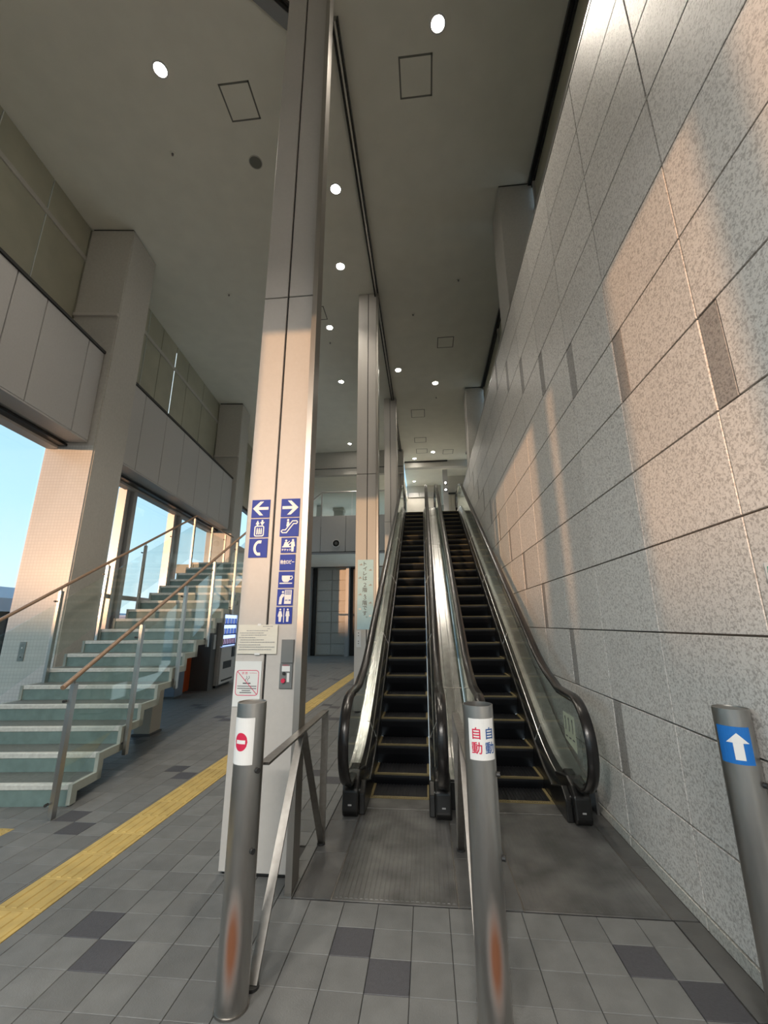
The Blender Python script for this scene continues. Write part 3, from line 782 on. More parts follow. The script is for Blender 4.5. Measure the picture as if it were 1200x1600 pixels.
# ------------------------------------------------------------------ bollards
def orange_patched():  # soft orange-brown, non-metallic ellipse blended into the lower tube
    m = M_steelb.copy(); m.name = 'bollard_steel_orange_patch'; nt = m.node_tree; b = nt.nodes['Principled BSDF']
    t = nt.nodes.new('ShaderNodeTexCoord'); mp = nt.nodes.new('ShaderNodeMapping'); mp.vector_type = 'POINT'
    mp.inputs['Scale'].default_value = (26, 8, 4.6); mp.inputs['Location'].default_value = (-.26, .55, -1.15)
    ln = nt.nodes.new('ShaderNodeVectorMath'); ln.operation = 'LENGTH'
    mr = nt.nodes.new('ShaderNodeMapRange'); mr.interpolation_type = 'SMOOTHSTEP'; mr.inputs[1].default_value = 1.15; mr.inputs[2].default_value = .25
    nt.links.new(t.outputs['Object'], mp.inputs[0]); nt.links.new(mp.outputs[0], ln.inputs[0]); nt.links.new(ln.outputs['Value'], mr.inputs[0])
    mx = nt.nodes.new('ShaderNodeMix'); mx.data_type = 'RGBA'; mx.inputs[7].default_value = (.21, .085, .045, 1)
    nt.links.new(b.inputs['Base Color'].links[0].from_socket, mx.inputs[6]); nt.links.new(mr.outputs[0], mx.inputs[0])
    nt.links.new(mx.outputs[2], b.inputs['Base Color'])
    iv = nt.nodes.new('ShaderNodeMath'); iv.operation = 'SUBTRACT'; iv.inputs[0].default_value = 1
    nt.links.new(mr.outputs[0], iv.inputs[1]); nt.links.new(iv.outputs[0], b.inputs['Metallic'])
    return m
M_steelo = orange_patched()
def cylmap(cx, cy, r, ang):
    """(u, v) metres on a cylinder, u=0 faces ang (radians from -Y towards +X)"""
    def f(u, v_, rr=None):
        a = ang + u / r; return (cx + r * sin(a), cy - r * cos(a), v_)
    return f
def subdiv(x0, x1, z0, z1, n=12):
    mb = MB()
    for i in range(n):
        a = x0 + (x1 - x0) * i / n; b_ = x0 + (x1 - x0) * (i + 1) / n
        mb.add([(a, z0, 0), (b_, z0, 0), (b_, z1, 0), (a, z1, 0)], [(0, 1, 2, 3)])
    return mb
def sliced(mb, step=.004):
    bm = bmesh.new(); vs = [bm.verts.new((v[0], v[1], v[2])) for v in mb.v]
    for f in mb.f:
        try: bm.faces.new([vs[i] for i in f])
        except ValueError: pass
    xs = [v[0] for v in mb.v]; x = min(xs) + step
    while x < max(xs):
        bmesh.ops.bisect_plane(bm, geom=bm.verts[:] + bm.edges[:] + bm.faces[:], plane_co=(x, 0, 0), plane_no=(1, 0, 0)); x += step
    bmesh.ops.triangulate(bm, faces=bm.faces[:]); bm.verts.index_update()
    o = MB(); o.v = [tuple(v.co) for v in bm.verts]; o.f = [tuple(v.index for v in f.verts) for f in bm.faces]; bm.free(); return o
def bollard(x, y, ang, label, sticker, cap='open', h=1.19, r=.069):
    t = thing('bollard', label, 'bollard', (x, y, 0), group=None)
    b = MB().ring((x, y), r - .004, r, 0, h, 48)
    obj('tube', b, M_steelb if cap == 'plain' else M_steelo, t, smooth=True)
    obj('cap', MB().cyl((x, y), r - .004, h - (.06 if cap == 'open' else .012), h - (.05 if cap == 'open' else .004), 32), M_dark if cap == 'open' else M_steeld, t)
    obj('base_plate', MB().cyl((x, y), r + .004, 0, .008, 32), M_steeld, t)
    for z in (.92, .60):
        a = ang + 1.25; nx, ny = sin(a), -cos(a)
        bb = MB().tube([(x + nx * (r - .01), y + ny * (r - .01), z - .02), (x + nx * (r + .014), y + ny * (r + .014), z - .02)], .012, 10)
        obj('bolt', bb, M_dark, t)
    sticker(t, x, y, r, ang, h)
    return t
def st_noentry(t, x, y, r, ang, h):
    f0 = cylmap(x, y, r + .0012, ang); f1 = cylmap(x, y, r + .0020, ang); f2 = cylmap(x, y, r + .0028, ang)
    s = obj('label', place(subdiv(-.062, .062, h - .262, h - .062), f0), M_white, t)
    m = MB()
    for i in range(16):                            # disc in vertical strips so that it follows the tube
        a = -.034 + .068 * i / 16; b_ = -.034 + .068 * (i + 1) / 16
        ha = sqrt(max(0, .034 ** 2 - a * a)) * 1.15; hb = sqrt(max(0, .034 ** 2 - b_ * b_)) * 1.15
        m.add([(a, h - .165 - ha, 0), (b_, h - .165 - hb, 0), (b_, h - .165 + hb, 0), (a, h - .165 + ha, 0)], [(0, 1, 2, 3)])
    obj('red_disc', place(m, f1), M_red, s)
    obj('white_bar', place(subdiv(-.024, .024, h - .173, h - .157, 8), f2), M_white, s)
def st_auto(t, x, y, r, ang, h):
    f0 = cylmap(x, y, r + .0012, ang); f1 = cylmap(x, y, r + .0022, ang)
    s = obj('label', place(subdiv(-.062, .066, h - .222, h - .052), f0), M_white, t)
    for ch, dz in (('自', .112), ('動', .172)):
        obj('red_lettering', place(sliced(text_mb(ch, .052, -.026, h - dz, bold=.0007)), f1, (sin(ang), -cos(ang), 0)), M_red, s)
        obj('blue_lettering', place(sliced(text_mb(ch, .052, .036, h - dz, bold=.0007)), f1, (sin(ang), -cos(ang), 0)), M_navy, s)
def st_arrow(t, x, y, r, ang, h):
    f0 = cylmap(x, y, r + .0012, ang); f1 = cylmap(x, y, r + .0022, ang)
    s = obj('label', place(subdiv(-.064, .064, h - .215, h - .068), f0), M_bblue, t)
    m = MB(); c = .012
    for a, b_ in ((-.042, -.020), (-.020, 0), (0, .020), (.020, .042)):
        ha = .040 * (1 - abs(a) / .042); hb = .040 * (1 - abs(b_) / .042)
        m.add([(c + a, h - .132, 0), (c + b_, h - .132, 0), (c + b_, h - .132 + hb, 0), (c + a, h - .132 + ha, 0)], [(0, 1, 2, 3)])
    obj('arrow', place(m, f1), M_white, s)
    obj('arrow_shaft', place(subdiv(c - .018, c + .018, h - .198, h - .132, 5), f1), M_white, s)
bollard(-.868, 2.17, radians(-14), 'left steel bollard with a white label and red no entry disc', st_noentry, cap='cap')
bollard(.228, 2.19, radians(4), 'centre steel bollard with red and blue Japanese lettering, open topped, orange-brown patch low down', st_auto)
bollard(1.343, 2.19, radians(-38), 'right steel bollard by the granite wall with a blue label and white up arrow', st_arrow, cap='plain')

# V-braced flat bar rails behind the bollards
def vrail(x, y0, y1, label):
    t = thing('barrier_rail', label, 'rail', (x, y0, 0))
    w = .007; ht = .90; hb = .05
    def bar(a, b_, wd=.045):
        ay, az = a; by, bz = b_; d = Vector((by - ay, bz - az)); d.normalize(); n = Vector((-d.y, d.x)) * wd / 2
        return MB().prism([(ay - n.x, az - n.y), (by - n.x, bz - n.y), (by + n.x, bz + n.y), (ay + n.x, az + n.y)], x - .022, x + .022, 'x')
    obj('top_bar', MB().box(x - .025, x + .025, y0, y1, ht - .012, ht), M_steeld, t)
    obj('end_post', MB().box(x - .025, x + .025, y1 - .012, y1, 0, ht), M_steeld, t)
    ym = (y0 + y1) / 2 + .03
    obj('brace', bar((y0 + .02, .01), (ym - .05, ht - .01), .014), M_steeld, t)
    obj('brace', bar((ym, ht - .01), (y1 - .02, .01), .014), M_steeld, t)
    for y in (y0 + .02, y1 - .02):
        obj('foot', MB().cyl((x, y), .03, 0, .012, 16), M_dark, t)
vrail(-.818, 2.25, 3.55, 'V-braced steel barrier rail between the left bollard and the left escalator')
vrail(.195, 2.275, 3.55, 'V-braced steel barrier rail hidden behind the centre bollard')

# ------------------------------------------------------------------ signs on the front pillar
YP = 3.083
def arrow_l(m, flip=False):
    P = [(.06, .50), (.46, .90), (.66, .90), (.38, .60), (.93, .60), (.93, .42), (.38, .42), (.66, .12), (.46, .12)]
    if flip: P = [(1 - x, y) for x, y in P][::-1]
    # concave outline: split in head and shaft
    hd = [(.06, .51), (.46, .90), (.66, .90), (.30, .51)]; hd2 = [(.06, .51), (.30, .51), (.66, .12), (.46, .12)]
    sh = [(.24, .59), (.93, .59), (.93, .43), (.24, .43)]
    for q in (hd, hd2, sh):
        poly(m, [(1 - x, y) for x, y in q][::-1] if flip else q)
def pic_lift(m):
    line(m, rrect(.26, .74, .07, .60, .08), .06, True)
    for i in range(3):
        x = .39 + i * .11; disc(m, x, .47, .032, 10); poly(m, rrect(x - .038, x + .038, .15, .43, .02, 2))
    poly(m, [(.28, .70), (.50, .70), (.39, .92)]); poly(m, [(.35, .62), (.43, .62), (.43, .72), (.35, .72)])
    poly(m, [(.52, .82), (.64, .62), (.78, .82)]); poly(m, [(.60, .80), (.69, .80), (.69, .93), (.60, .93)])
def pic_phone(m):
    pts = []
    for k in range(9):
        a = radians(120 + k * 15); pts.append((.62 + .30 * cos(a), .5 + .36 * sin(a)))
    line(m, pts, .13); poly(m, [(.46, .74), (.66, .74), (.68, .90), (.50, .90)]); poly(m, [(.46, .26), (.64, .26), (.66, .10), (.48, .10)])
def pic_esc(m):
    c = [(.14, .20), (.36, .20), (.72, .68), (.88, .68), (.93, .76), (.88, .83), (.66, .83), (.30, .35), (.14, .35), (.08, .28)]
    line(m, c, .055, True); disc(m, .42, .88, .06); poly(m, [(.37, .80), (.48, .80), (.50, .62), (.40, .48), (.34, .56)])
def pic_ticket(m):
    disc(m, .33, .80, .075); poly(m, [(.14, .42), (.58, .42), (.48, .58), (.43, .71), (.24, .71)])
    disc(m, .78, .82, .075); poly(m, [(.68, .74), (.88, .74), (.93, .42), (.66, .42)]); poly(m, [(.68, .42), (.86, .42), (.85, .08), (.70, .08)])
    line(m, [(.70, .70), (.48, .50)], .06); line(m, [(.40, .60), (.55, .76)], .05); poly(m, [(.08, .36), (.66, .36), (.66, .43), (.08, .43)])
    t_ = text_mb('チケット', .165, .37, .20, bold=.008); m.add(t_.v, t_.f)
def pic_lobby(m):
    t_ = text_mb('待合ロビー', .185, .5, .52, tall=1.5, bold=.008); m.add(t_.v, t_.f)
def pic_cup(m):
    poly(m, [(.22, .75), (.74, .75), (.74, .55), (.68, .40), (.60, .35), (.36, .35), (.27, .42), (.22, .55)])
    line(m, [(.74, .70), (.86, .72), (.90, .62), (.84, .52), (.72, .50)], .055)
    poly(m, rrect(.08, .90, .24, .31, .03, 3))
def pic_vend(m):
    poly(m, [(.46, .10), (.90, .10), (.92, .94), (.48, .94)])
    disc(m, .36, .82, .07); poly(m, [(.12, .08), (.30, .08), (.34, .45), (.48, .60), (.42, .72), (.28, .70), (.16, .50)])
def pic_wc(m):
    disc(m, .27, .85, .06); poly(m, [(.20, .76), (.34, .76), (.42, .45), (.36, .42), (.34, .12), (.20, .12), (.18, .42), (.12, .45)])
    poly(m, [(.475, .08), (.525, .08), (.525, .92), (.475, .92)])
    disc(m, .73, .85, .06); poly(m, [(.64, .76), (.82, .76), (.86, .45), (.81, .45), (.80, .12), (.66, .12), (.65, .45), (.60, .45)])
def sign(x0, x1, z0, z1, fn, label, extra=None):
    t = thing('pictogram_sign', label, 'sign', ((x0 + x1) / 2, YP, z0))
    obj('plate', MB().box(x0, x1, YP - .004, YP, z0, z1), M_blue, t)
    m = MB(); fn(m)
    obj('pictogram', place(m, lambda u, v_: (x0 + u * (x1 - x0), YP - .0055, z0 + v_ * (z1 - z0))), M_white, t)
    if extra:
        for mm, ma in extra:
            obj('detail', place(mm, lambda u, v_: (x0 + u * (x1 - x0), YP - .0065, z0 + v_ * (z1 - z0))), ma, t)
sign(-1.348, -1.202, 2.365, 2.510, lambda m: arrow_l(m), 'blue sign with a white arrow pointing left, top left of the front pillar')
sign(-1.348, -1.202, 2.208, 2.355, pic_lift, 'blue lift pictogram sign with up and down arrows, under the left arrow')
sign(-1.348, -1.202, 2.050, 2.198, pic_phone, 'blue telephone receiver pictogram sign on the front pillar')
sign(-1.110, -.962, 2.365, 2.512, lambda m: arrow_l(m, True), 'blue sign with a white arrow pointing right, top right of the front pillar')
sign(-1.110, -.962, 2.210, 2.357, pic_esc, 'blue escalator pictogram sign under the right arrow')
sign(-1.093, -.975, 2.082, 2.200, pic_ticket, 'blue ticket counter pictogram sign with two figures')
sign(-1.096, -.977, 1.950, 2.070, pic_lobby, 'blue sign reading only Japanese waiting lobby characters')
sign(-1.098, -.978, 1.820, 1.940, pic_cup, 'blue coffee cup pictogram sign on the front pillar')
vd = MB()
for r_ in range(3):
    for c_ in range(5): poly(vd, rrect(.53 + c_ * .07, .58 + c_ * .07, .66 + r_ * .09, .72 + r_ * .09, .01, 1))
poly(vd, [(.52, .30), (.68, .30), (.68, .34), (.52, .34)]); poly(vd, [(.74, .29), (.88, .29), (.88, .35), (.74, .35)])
sign(-1.100, -.980, 1.690, 1.810, pic_vend, 'blue sign with a figure bending at a vending machine', [(vd, M_blue)])
sign(-1.102, -.980, 1.560, 1.680, pic_wc, 'blue toilet pictogram sign, lowest of the right column')

# paper notice across the joint
t = thing('paper_notice', 'cream paper notice of blurred text lines taped across the pillar joint', 'notice', (-1.22, YP, 1.35))
obj('sheet', MB().box(-1.372, -1.078, YP - .012, YP - .010, 1.352, 1.555), M_paper, t)
b = MB()
for z, xa, xb in ((1.540, -1.19, -1.115), (1.524, -1.155, -1.135), (1.510, -1.31, -1.15), (1.494, -1.36, -1.18), (1.479, -1.35, -1.16), (1.462, -1.365, -1.24), (1.446, -1.35, -1.17), (1.430, -1.355, -1.09), (1.412, -1.365, -1.20), (1.397, -1.355, -1.09), (1.380, -1.36, -1.11)):
    x = xa
    while x < xb - .004:
        l = random.choice((.006, .009, .013)); poly(b, [(x, z), (min(x + l, xb), z), (min(x + l, xb), z + .0055), (x, z + .0055)]); x += l + .0025
obj('print_lines', place(b, lambda u, v_: (u, YP - .0128, v_)), M_inkg, t)
obj('tape', MB().box(-1.23, -1.205, YP - .0135, YP - .0125, 1.548, 1.562).box(-1.24, -1.20, YP - .0135, YP - .0125, 1.345, 1.358), M_paperw, t)
# no smoking sheet
t = thing('no_smoking_sign', 'white sheet with a red framed crossed-out cigarette below the paper notice', 'sign', (-1.27, YP, 1.02))
obj('sheet', MB().box(-1.380, -1.182, YP - .006, YP - .003, 1.00, 1.302), M_paperw, t)
fz = lambda u, v_: (u, YP - .0072, v_)
m = MB(); line(m, rrect(-1.362, -1.200, 1.075, 1.240, .02), .005, True); line(m, [(-1.356, 1.232), (-1.206, 1.082)], .005)
tt = text_mb('禁 煙', .019, -1.303, 1.222); m.add(tt.v, tt.f)
tt = text_mb('NO SMOKING', .0085, -1.24, 1.222); m.add(tt.v, tt.f)
obj('red_print', place(m, fz), M_pink, t)
m = MB(); poly(m, [(-1.312, 1.150), (-1.255, 1.150), (-1.255, 1.158), (-1.312, 1.158)])
line(m, [(-1.29, 1.165), (-1.295, 1.178), (-1.283, 1.190), (-1.287, 1.203)], .003); line(m, [(-1.276, 1.165), (-1.28, 1.178), (-1.266, 1.190), (-1.27, 1.203)], .003)
for z, a, b_ in ((1.132, -1.35, -1.215), (1.117, -1.35, -1.215), (1.103, -1.315, -1.255), (1.090, -1.33, -1.245)):
    x = a
    while x < b_: poly(m, [(x, z), (x + .006, z), (x + .006, z + .006), (x, z + .006)]); x += .0078
obj('black_print', place(m, lambda u, v_: (u, YP - .0069, v_)), M_ink, t)
# emergency stop box
t = thing('control_box', 'narrow grey escalator stop box with red button on the front pillar', 'control box', (-1.0, YP, 1.12))
obj('cover', MB().cbox(-1.042, -.952, YP - .016, YP, 1.292, 1.450, .002, '-y'), M_box, t)
obj('face', MB().cbox(-1.046, -.954, YP - .013, YP, 1.122, 1.288, .002, '-y'), M_box, t)
obj('caution_label', MB().box(-1.030, -.972, YP - .0145, YP - .013, 1.235, 1.272), M_paperw, t)
m = MB(); tt = text_mb('非常停止', .012, -1.002, 1.276); m.add(tt.v, tt.f)
obj('red_lettering', place(m, lambda u, v_: (u, YP - .0150, v_)), M_red, t)
obj('key_switch', MB().cyl((-1.012, 1.222), .011, YP - .022, YP - .013, 16, 'y'), M_dark, t)
obj('stop_button', MB().cyl((-1.014, 1.175), .015, YP - .030, YP - .013, 18, 'y'), M_red, t)
obj('side_label', MB().box(-.992, -.974, YP - .0142, YP - .013, 1.165, 1.225), M_paperw, t)

# poster on the second pillar
Y2 = 8.199
t = thing('vertical_poster', 'pale blue vertical poster of Japanese lettering on the second pillar', 'poster', (-1.17, Y2, 1.45))
for z0, z1 in ((1.45, 1.90), (1.903, 2.345), (2.348, 2.78)):
    obj('sheet', MB().box(-1.325, -1.012, Y2 - .004, Y2 - .001, z0, z1), M_lblue, t)
m = MB(); z = 2.70
for ch in 'トイレは':
    tt = text_mb(ch, .098, -1.178, z, bold=.001); m.add(tt.v, tt.f); z -= .095
z -= .03
for ch in '２階・３階で':
    tt = text_mb(ch, .098, -1.178, z, bold=.001); m.add(tt.v, tt.f); z -= .050 if ch == '・' else .098
tt = text_mb('す', .098, -1.178, z + .0, bold=.001); m.add(tt.v, tt.f)
tt = text_mb('。', .09, -1.14, z - .07); m.add(tt.v, tt.f)
obj('lettering', place(m, lambda u, v_: (u, Y2 - .0052, v_)), M_ink, t)
m = MB()
for x, z in ((-1.26, 2.68), (-1.075, 2.57), (-1.28, 2.42), (-1.075, 2.28), (-1.275, 2.10), (-1.075, 1.94)):
    disc(m, x, z, .030, 12, .010); line(m, [(x - .03, z), (x + .035, z - .006)], .008); disc(m, x + .01, z + .014, .013, 8)
obj('small_drawings', place(m, lambda u, v_: (u, Y2 - .0050, v_)), M_inkg, t)
m = MB(); disc(m, -1.275, 1.83, .028, 12, .018); disc(m, -1.075, 1.70, .026, 12, .018)
obj('white_drops', place(m, lambda u, v_: (u, Y2 - .0054, v_)), M_white, t)
t = thing('switch_plate', 'small white switch plate under the blue poster', 'switch', (-1.29, Y2, 1.13))
obj('plate', MB().box(-1.335, -1.245, Y2 - .010, Y2 - .001, 1.13, 1.43), M_wplas, t)
for z in (1.19, 1.23, 1.33, 1.38): obj('switch', MB().box(-1.305, -1.285, Y2 - .014, Y2 - .010, z, z + .014), M_ink, t)

# paper on granite wall (cut by the frame)
t = thing('wall_notice', 'white notice with green heading on the granite wall at the right edge', 'notice', (XW, 1.7, 1.52))
obj('sheet', MB().box(XW - .006, XW - .002, 1.55, 1.905, 1.43, 1.80), M_paperw, t)
m = MB(); tt = text_mb('感染', .045, 0, 0, bold=.001); m.add(tt.v, tt.f)
obj('green_heading', place(m, lambda u, v_: (XW - .0075, 1.85 - u, 1.765 + v_), (-1, 0, 0)), M_green, t)
m = MB()
for k in range(5): poly(m, [(-.02, -.05 * k), (.18, -.05 * k), (.18, -.05 * k + .012), (-.02, -.05 * k + .012)])
obj('print_lines', place(m, lambda u, v_: (XW - .0073, 1.86 - u, 1.66 + v_), (-1, 0, 0)), M_inkg, t)

# sticker on the right escalator's glass
t = thing('safety_sticker', 'pale green safety sticker with three dark marks on the right escalator glass', 'sticker', (ER + .384, 4.1, .55))
xs = ER + .383
obj('sheet', MB().add([(xs, 4.245, .795), (xs, 3.955, .795), (xs, 3.955, .52), (xs, 4.245, .58), (xs + .001, 4.245, .795), (xs + .001, 3.955, .795), (xs + .001, 3.955, .52), (xs + .001, 4.245, .58)],
    [(0, 1, 2, 3), (4, 7, 6, 5), (0, 4, 5, 1), (1, 5, 6, 2), (2, 6, 7, 3), (3, 7, 4, 0)]), mat('sticker_green', (.52, .57, .44), .5), t)
m = MB()
for k in range(3):
    u = .045 + .09 * k; disc(m, u, .755, .014); line(m, [(u, .74), (u + .004, .70), (u - .004, .66)], .016)
for k in range(3): poly(m, [(.02 + .09 * k, .60), (.075 + .09 * k, .60), (.075 + .09 * k, .612), (.02 + .09 * k, .612)])
obj('print_marks', place(m, lambda u, v_: (xs - .0012, 4.235 - u, v_), (-1, 0, 0)), M_ink, t)

# ------------------------------------------------------------------ staircase (wing frame)
st = thing('staircase', 'open stair of grey-green treads with white nosings, glass rails and wooden handrails', 'stairs', (-3.58, 4.28, 0), wing=True)
PR, PL = -2.76, -4.42
RUN, RISE = .3313, .1645
NS = 18
for k in range(NS):
    q = 4.285 + RUN * k; z = RISE * (k + 1) + .012
    q2 = q + RUN if k < NS - 1 else q + 2.5
    # folded plate: riser + tread
    b = MB().box(PL, PR - .035, q + .012, q + .04, z - RISE - .012, z - .035).box(PL, PR - .035, q + .012, q2 + .03, z - .035, z - .004)
    s = obj('step', b, M_stair, st); s.data.materials.clear(); s.data.materials.append(M_stair)
    obj('tread_surface', MB().box(PL, PR - .035, q + .05, q2 + .012, z - .004, z - .001), M_tread2, s)
    obj('nosing', MB().cbox(PL, PR - .03, q, q + .055, z - .045, z, .004, '-y'), M_nose, s)
# sawtooth side stringers
def saw(pa, pb):
    top = []; bot = []
    b = MB(); d = .075
    for k in range(NS):
        q = 4.285 + RUN * k; z = RISE * (k + 1) + .012
        q2 = q + RUN if k < NS - 1 else q + 2.5
        b.box(pa, pb, q - .004, q + d, max(0, z - RISE - (d if k else 0)), z)
        b.box(pa, pb, q + d, q2 + d, max(0, z - d), z)
    return b
obj('stringer', saw(PR - .035, PR), M_string, st); obj('stringer', saw(PL - .035, PL), M_string, st)
obj('carriage_beam', MB().prism([(4.55, 0), (4.75, 0), (10.2, 2.70), (10.2, 2.88), (4.42, 0.02)], -3.35, -3.15, 'x'), M_dgrey, st)
obj('landing_slab', MB().box(PL - .4, PR, 9.95, 12.4, 2.72, 2.93), M_string, st)
hz = lambda q: .60 + .1 + (q - 3.9) * .5165 + .34 - .0
def hand(q): return 1.035 + (q - 3.9) * .5165
def rail_side(p, q0, q1, posts, flat):
    ss = [(p, q0, hand(q0)), (p, q1, hand(q1))]
    if flat: ss += [(p, flat, hand(q1))]
    obj('handrail', MB().tube(ss, .021, 12), M_wood, st, smooth=True)
    out = .02 if p > -3.5 else -.02
    for q in posts:
        ht = hand(min(q, q1)) - .055; zb = max(0.0, (hand(min(q, q1)) - 1.035 - .62 + .26))
        if q < 4.2: zb = 0.0
        po = obj('post', MB().box(p - .018, p + .018, q - .028, q + .028, zb, ht), M_steel, st)
        obj('bracket', MB().tube([(p, q, ht - .01), (p, q + .0, ht + .035)], .007, 8), M_steeld, po)
        for zz in (ht - .14, zb + .12):
            obj('clamp', MB().tube([(p - .03, q + .03, zz), (p - .03, q + .06, zz)], .012, 8).tube([(p - .03, q - .06, zz), (p - .03, q - .03, zz)], .012, 8), M_dark, po)
    pq = list(posts)
    for a, b_ in zip(pq[:-1], pq[1:]):
        a2, b2 = a + .04, b_ - .04
        if b_ <= q1 + .3:
            obj('glass_panel', MB().prism([(a2, max(.02, hand(a2) - .98)), (b2, hand(b2) - .98), (b2, hand(b2) - .22), (a2, hand(a2) - .22)], p - .034, p - .024, 'x'), M_glass, st)
        else:
            z = hand(q1); obj('glass_panel', MB().prism([(a2, z - 1.0), (b2, z - 1.0), (b2, z - .2), (a2, z - .2)], p - .034, p - .024, 'x'), M_glass, st)
rail_side(-2.735, 3.90, 9.75, [4.04, 5.02, 6.02, 6.95, 7.95, 8.9, 9.7], 12.3)
rail_side(-4.38, 3.90, 9.75, [4.04, 4.95, 5.89, 6.80, 7.78, 8.75, 9.70, 10.75, 11.7], 12.3)

# things under and behind the stair
t = thing('stair_pier', 'dark grey pier under the stair landing with a small white plate', 'pier', (-4.45, 11.15, 0), wing=True)
obj('body', MB().box(-4.72, -4.20, 10.95, 11.30, 0, 2.715), M_dgrey, t)
obj('plate', MB().box(-4.20, -4.195, 11.08, 11.22, .95, 1.30), M_wplas, t)
t = thing('stair_prop', 'short pale stub wall supporting the lower stair flight', 'pier', (-3.45, 6.85, 0), wing=True)
obj('body', MB().prism([(6.72, 0), (7.02, 0), (7.02, 1.15), (6.72, 1.0)], -3.58, -3.35, 'x'), M_beige, t)
obj('foot', MB().box(-3.60, -3.33, 6.70, 7.04, 0, .03), M_dgrey, t)
t = thing('grey_bin', 'blue grey bin under the stair, left of the orange cabinet', 'bin', (-4.62, 9.9, 0), wing=True)
obj('body', MB().cbox(-4.80, -4.46, 9.82, 10.20, .04, .72, .01, '-y'), M_greyb, t); obj('lid', MB().box(-4.81, -4.45, 9.81, 10.21, .72, .76), M_dgrey, t)
obj('plinth', MB().box(-4.78, -4.48, 9.84, 10.18, 0, .04), M_dgrey, t)
t = thing('orange_cabinet', 'bright orange cabinet standing under the stair', 'cabinet', (-4.9, 10.6, 0), wing=True)
obj('body', MB().cbox(-5.1, -4.62, 10.40, 10.85, .03, 1.20, .01, '-y'), M_orange, t)
obj('door', MB().cbox(-4.62, -4.60, 10.42, 10.83, .06, 1.17, .004, '+x'), M_orange, t)
obj('plinth', MB().box(-5.08, -4.64, 10.42, 10.83, 0, .03), M_dgrey, t)
# vending machine, front towards +p
t = thing('vending_machine', 'white vending machine with glowing blue display left of the sign pillar', 'vending machine', (-4.5, 11.9, 0), wing=True)
pf = -4.08
obj('cabinet', MB().box(-4.80, pf - .05, 11.34, 12.45, .06, 1.85), M_wplas, t)
obj('feet', MB().box(-4.75, pf - .1, 11.4, 12.4, 0, .06), M_black, t)
obj('lower_door', MB().cbox(pf - .05, pf, 11.36, 12.43, .08, .98, .01, '+x'), M_wplas, t)
obj('pickup_slot', MB().box(pf, pf + .006, 11.55, 12.15, .44, .62), M_black, t)
obj('kick_slot', MB().box(pf, pf + .006, 11.50, 12.30, .14, .18), M_black, t)
obj('coin_panel', MB().box(pf, pf + .015, 12.12, 12.34, .70, .96), M_dark, t)
obj('lit_display', MB().box(pf - .05, pf - .03, 11.40, 12.39, 1.0, 1.80), M_vend, t)
obj('display_frame', MB().box(pf - .05, pf, 11.36, 11.40, 1.0, 1.84).box(pf - .05, pf, 12.39, 12.43, 1.0, 1.84).box(pf - .05, pf, 11.36, 12.43, 1.80, 1.84), M_wplas, t)
for i, z in enumerate((1.02, 1.28, 1.54)):
    sh = obj('shelf', MB().box(pf - .045, pf - .005, 11.41, 12.38, z, z + .03), M_blue, t)
    for k in range(8):
        obj('can', MB().cyl((pf - .028, 11.48 + .12 * k), .026, z + .03, z + .17, 10), M_can if i == 0 else (M_canb if k % 2 else M_wplas), sh)

# ------------------------------------------------------------------ ceiling fittings
LIGHTS = [(-3.50, 3.78, 1, 'downlight above the left stair hall, nearest on the left'), (.37, 3.70, 1, 'downlight over the escalator foot, at the top of the picture'),
          (-1.40, 5.68, 1, 'uppermost downlight of the row right of the sign pillar'), (-1.65, 7.35, 1, 'second downlight down the row right of the sign pillar'),
          (-2.32, 9.25, .9, 'third downlight of the row, beside an access hatch'), (-2.52, 11.8, .9, 'fourth downlight of the row between the two front pillars'),
          (-3.10, 16.6, .8, 'last small downlight of the row, nearest the balcony'), (-.65, 11.35, 1, 'left one of the two bright downlights high over the escalators'),
          (.50, 12.2, 1, 'right one of the two bright downlights high over the escalators'), (.50, 17.9, .9, 'right one of two downlights just before the upper header beam'),
          (-.35, 18.6, .9, 'left one of two downlights just before the upper header beam')]
for i, (x, y, sz, lb) in enumerate(LIGHTS):
    t = thing('downlight', lb, 'lamp', (x, y, HC), group=None)
    obj('trim_ring', MB().ring((x, y), .085 * sz, .11 * sz, HC - .012, HC - .001, 28), M_wplas, t)
    obj('lamp_lens', MB().cyl((x, y), .083 * sz, HC - .010, HC - .004, 24), M_lamp, t)
    l = bpy.data.lights.new('lamp_beam', 'SPOT'); l.energy = LAMP_W; l.color = (1, .90, .76); l.spot_size = radians(96); l.spot_blend = 1.0; l.shadow_soft_size = .09
    lo = bpy.data.objects.new('lamp_beam', l); COL.objects.link(lo); lo.location = (0, 0, -.03); lo.parent = t
t = thing('downlight', 'tiny downlight glowing in the recess beyond the escalator head', 'lamp', (-.45, 21.2, 8.85))
obj('trim_ring', MB().ring((-.45, 21.2), .06, .08, 8.845, 8.858, 20), M_wplas, t); obj('lamp_lens', MB().cyl((-.45, 21.2), .06, 8.85, 8.857, 16), M_lamp, t)
l = bpy.data.lights.new('lamp_beam', 'SPOT'); l.energy = LAMP_W * .4; l.color = (1, .90, .76); l.spot_size = radians(140); l.spot_blend = .8; l.shadow_soft_size = .06
lo = bpy.data.objects.new('lamp_beam', l); COL.objects.link(lo); lo.location = (0, 0, -.03); lo.parent = t
for z, lb in ((8.15, 'upper small lamp on the post at the escalator head'), (7.80, 'lower small lamp on the post at the escalator head')):
    t = thing('post_lamp', lb, 'lamp', (1.10, 19.58, z))
    obj('housing', MB().box(1.03, 1.17, 19.56, 19.60, z - .08, z + .08), M_dark, t); obj('bulb', MB().cyl((1.10, z), .04, 19.54, 19.56, 14, 'y'), M_lamps, t)
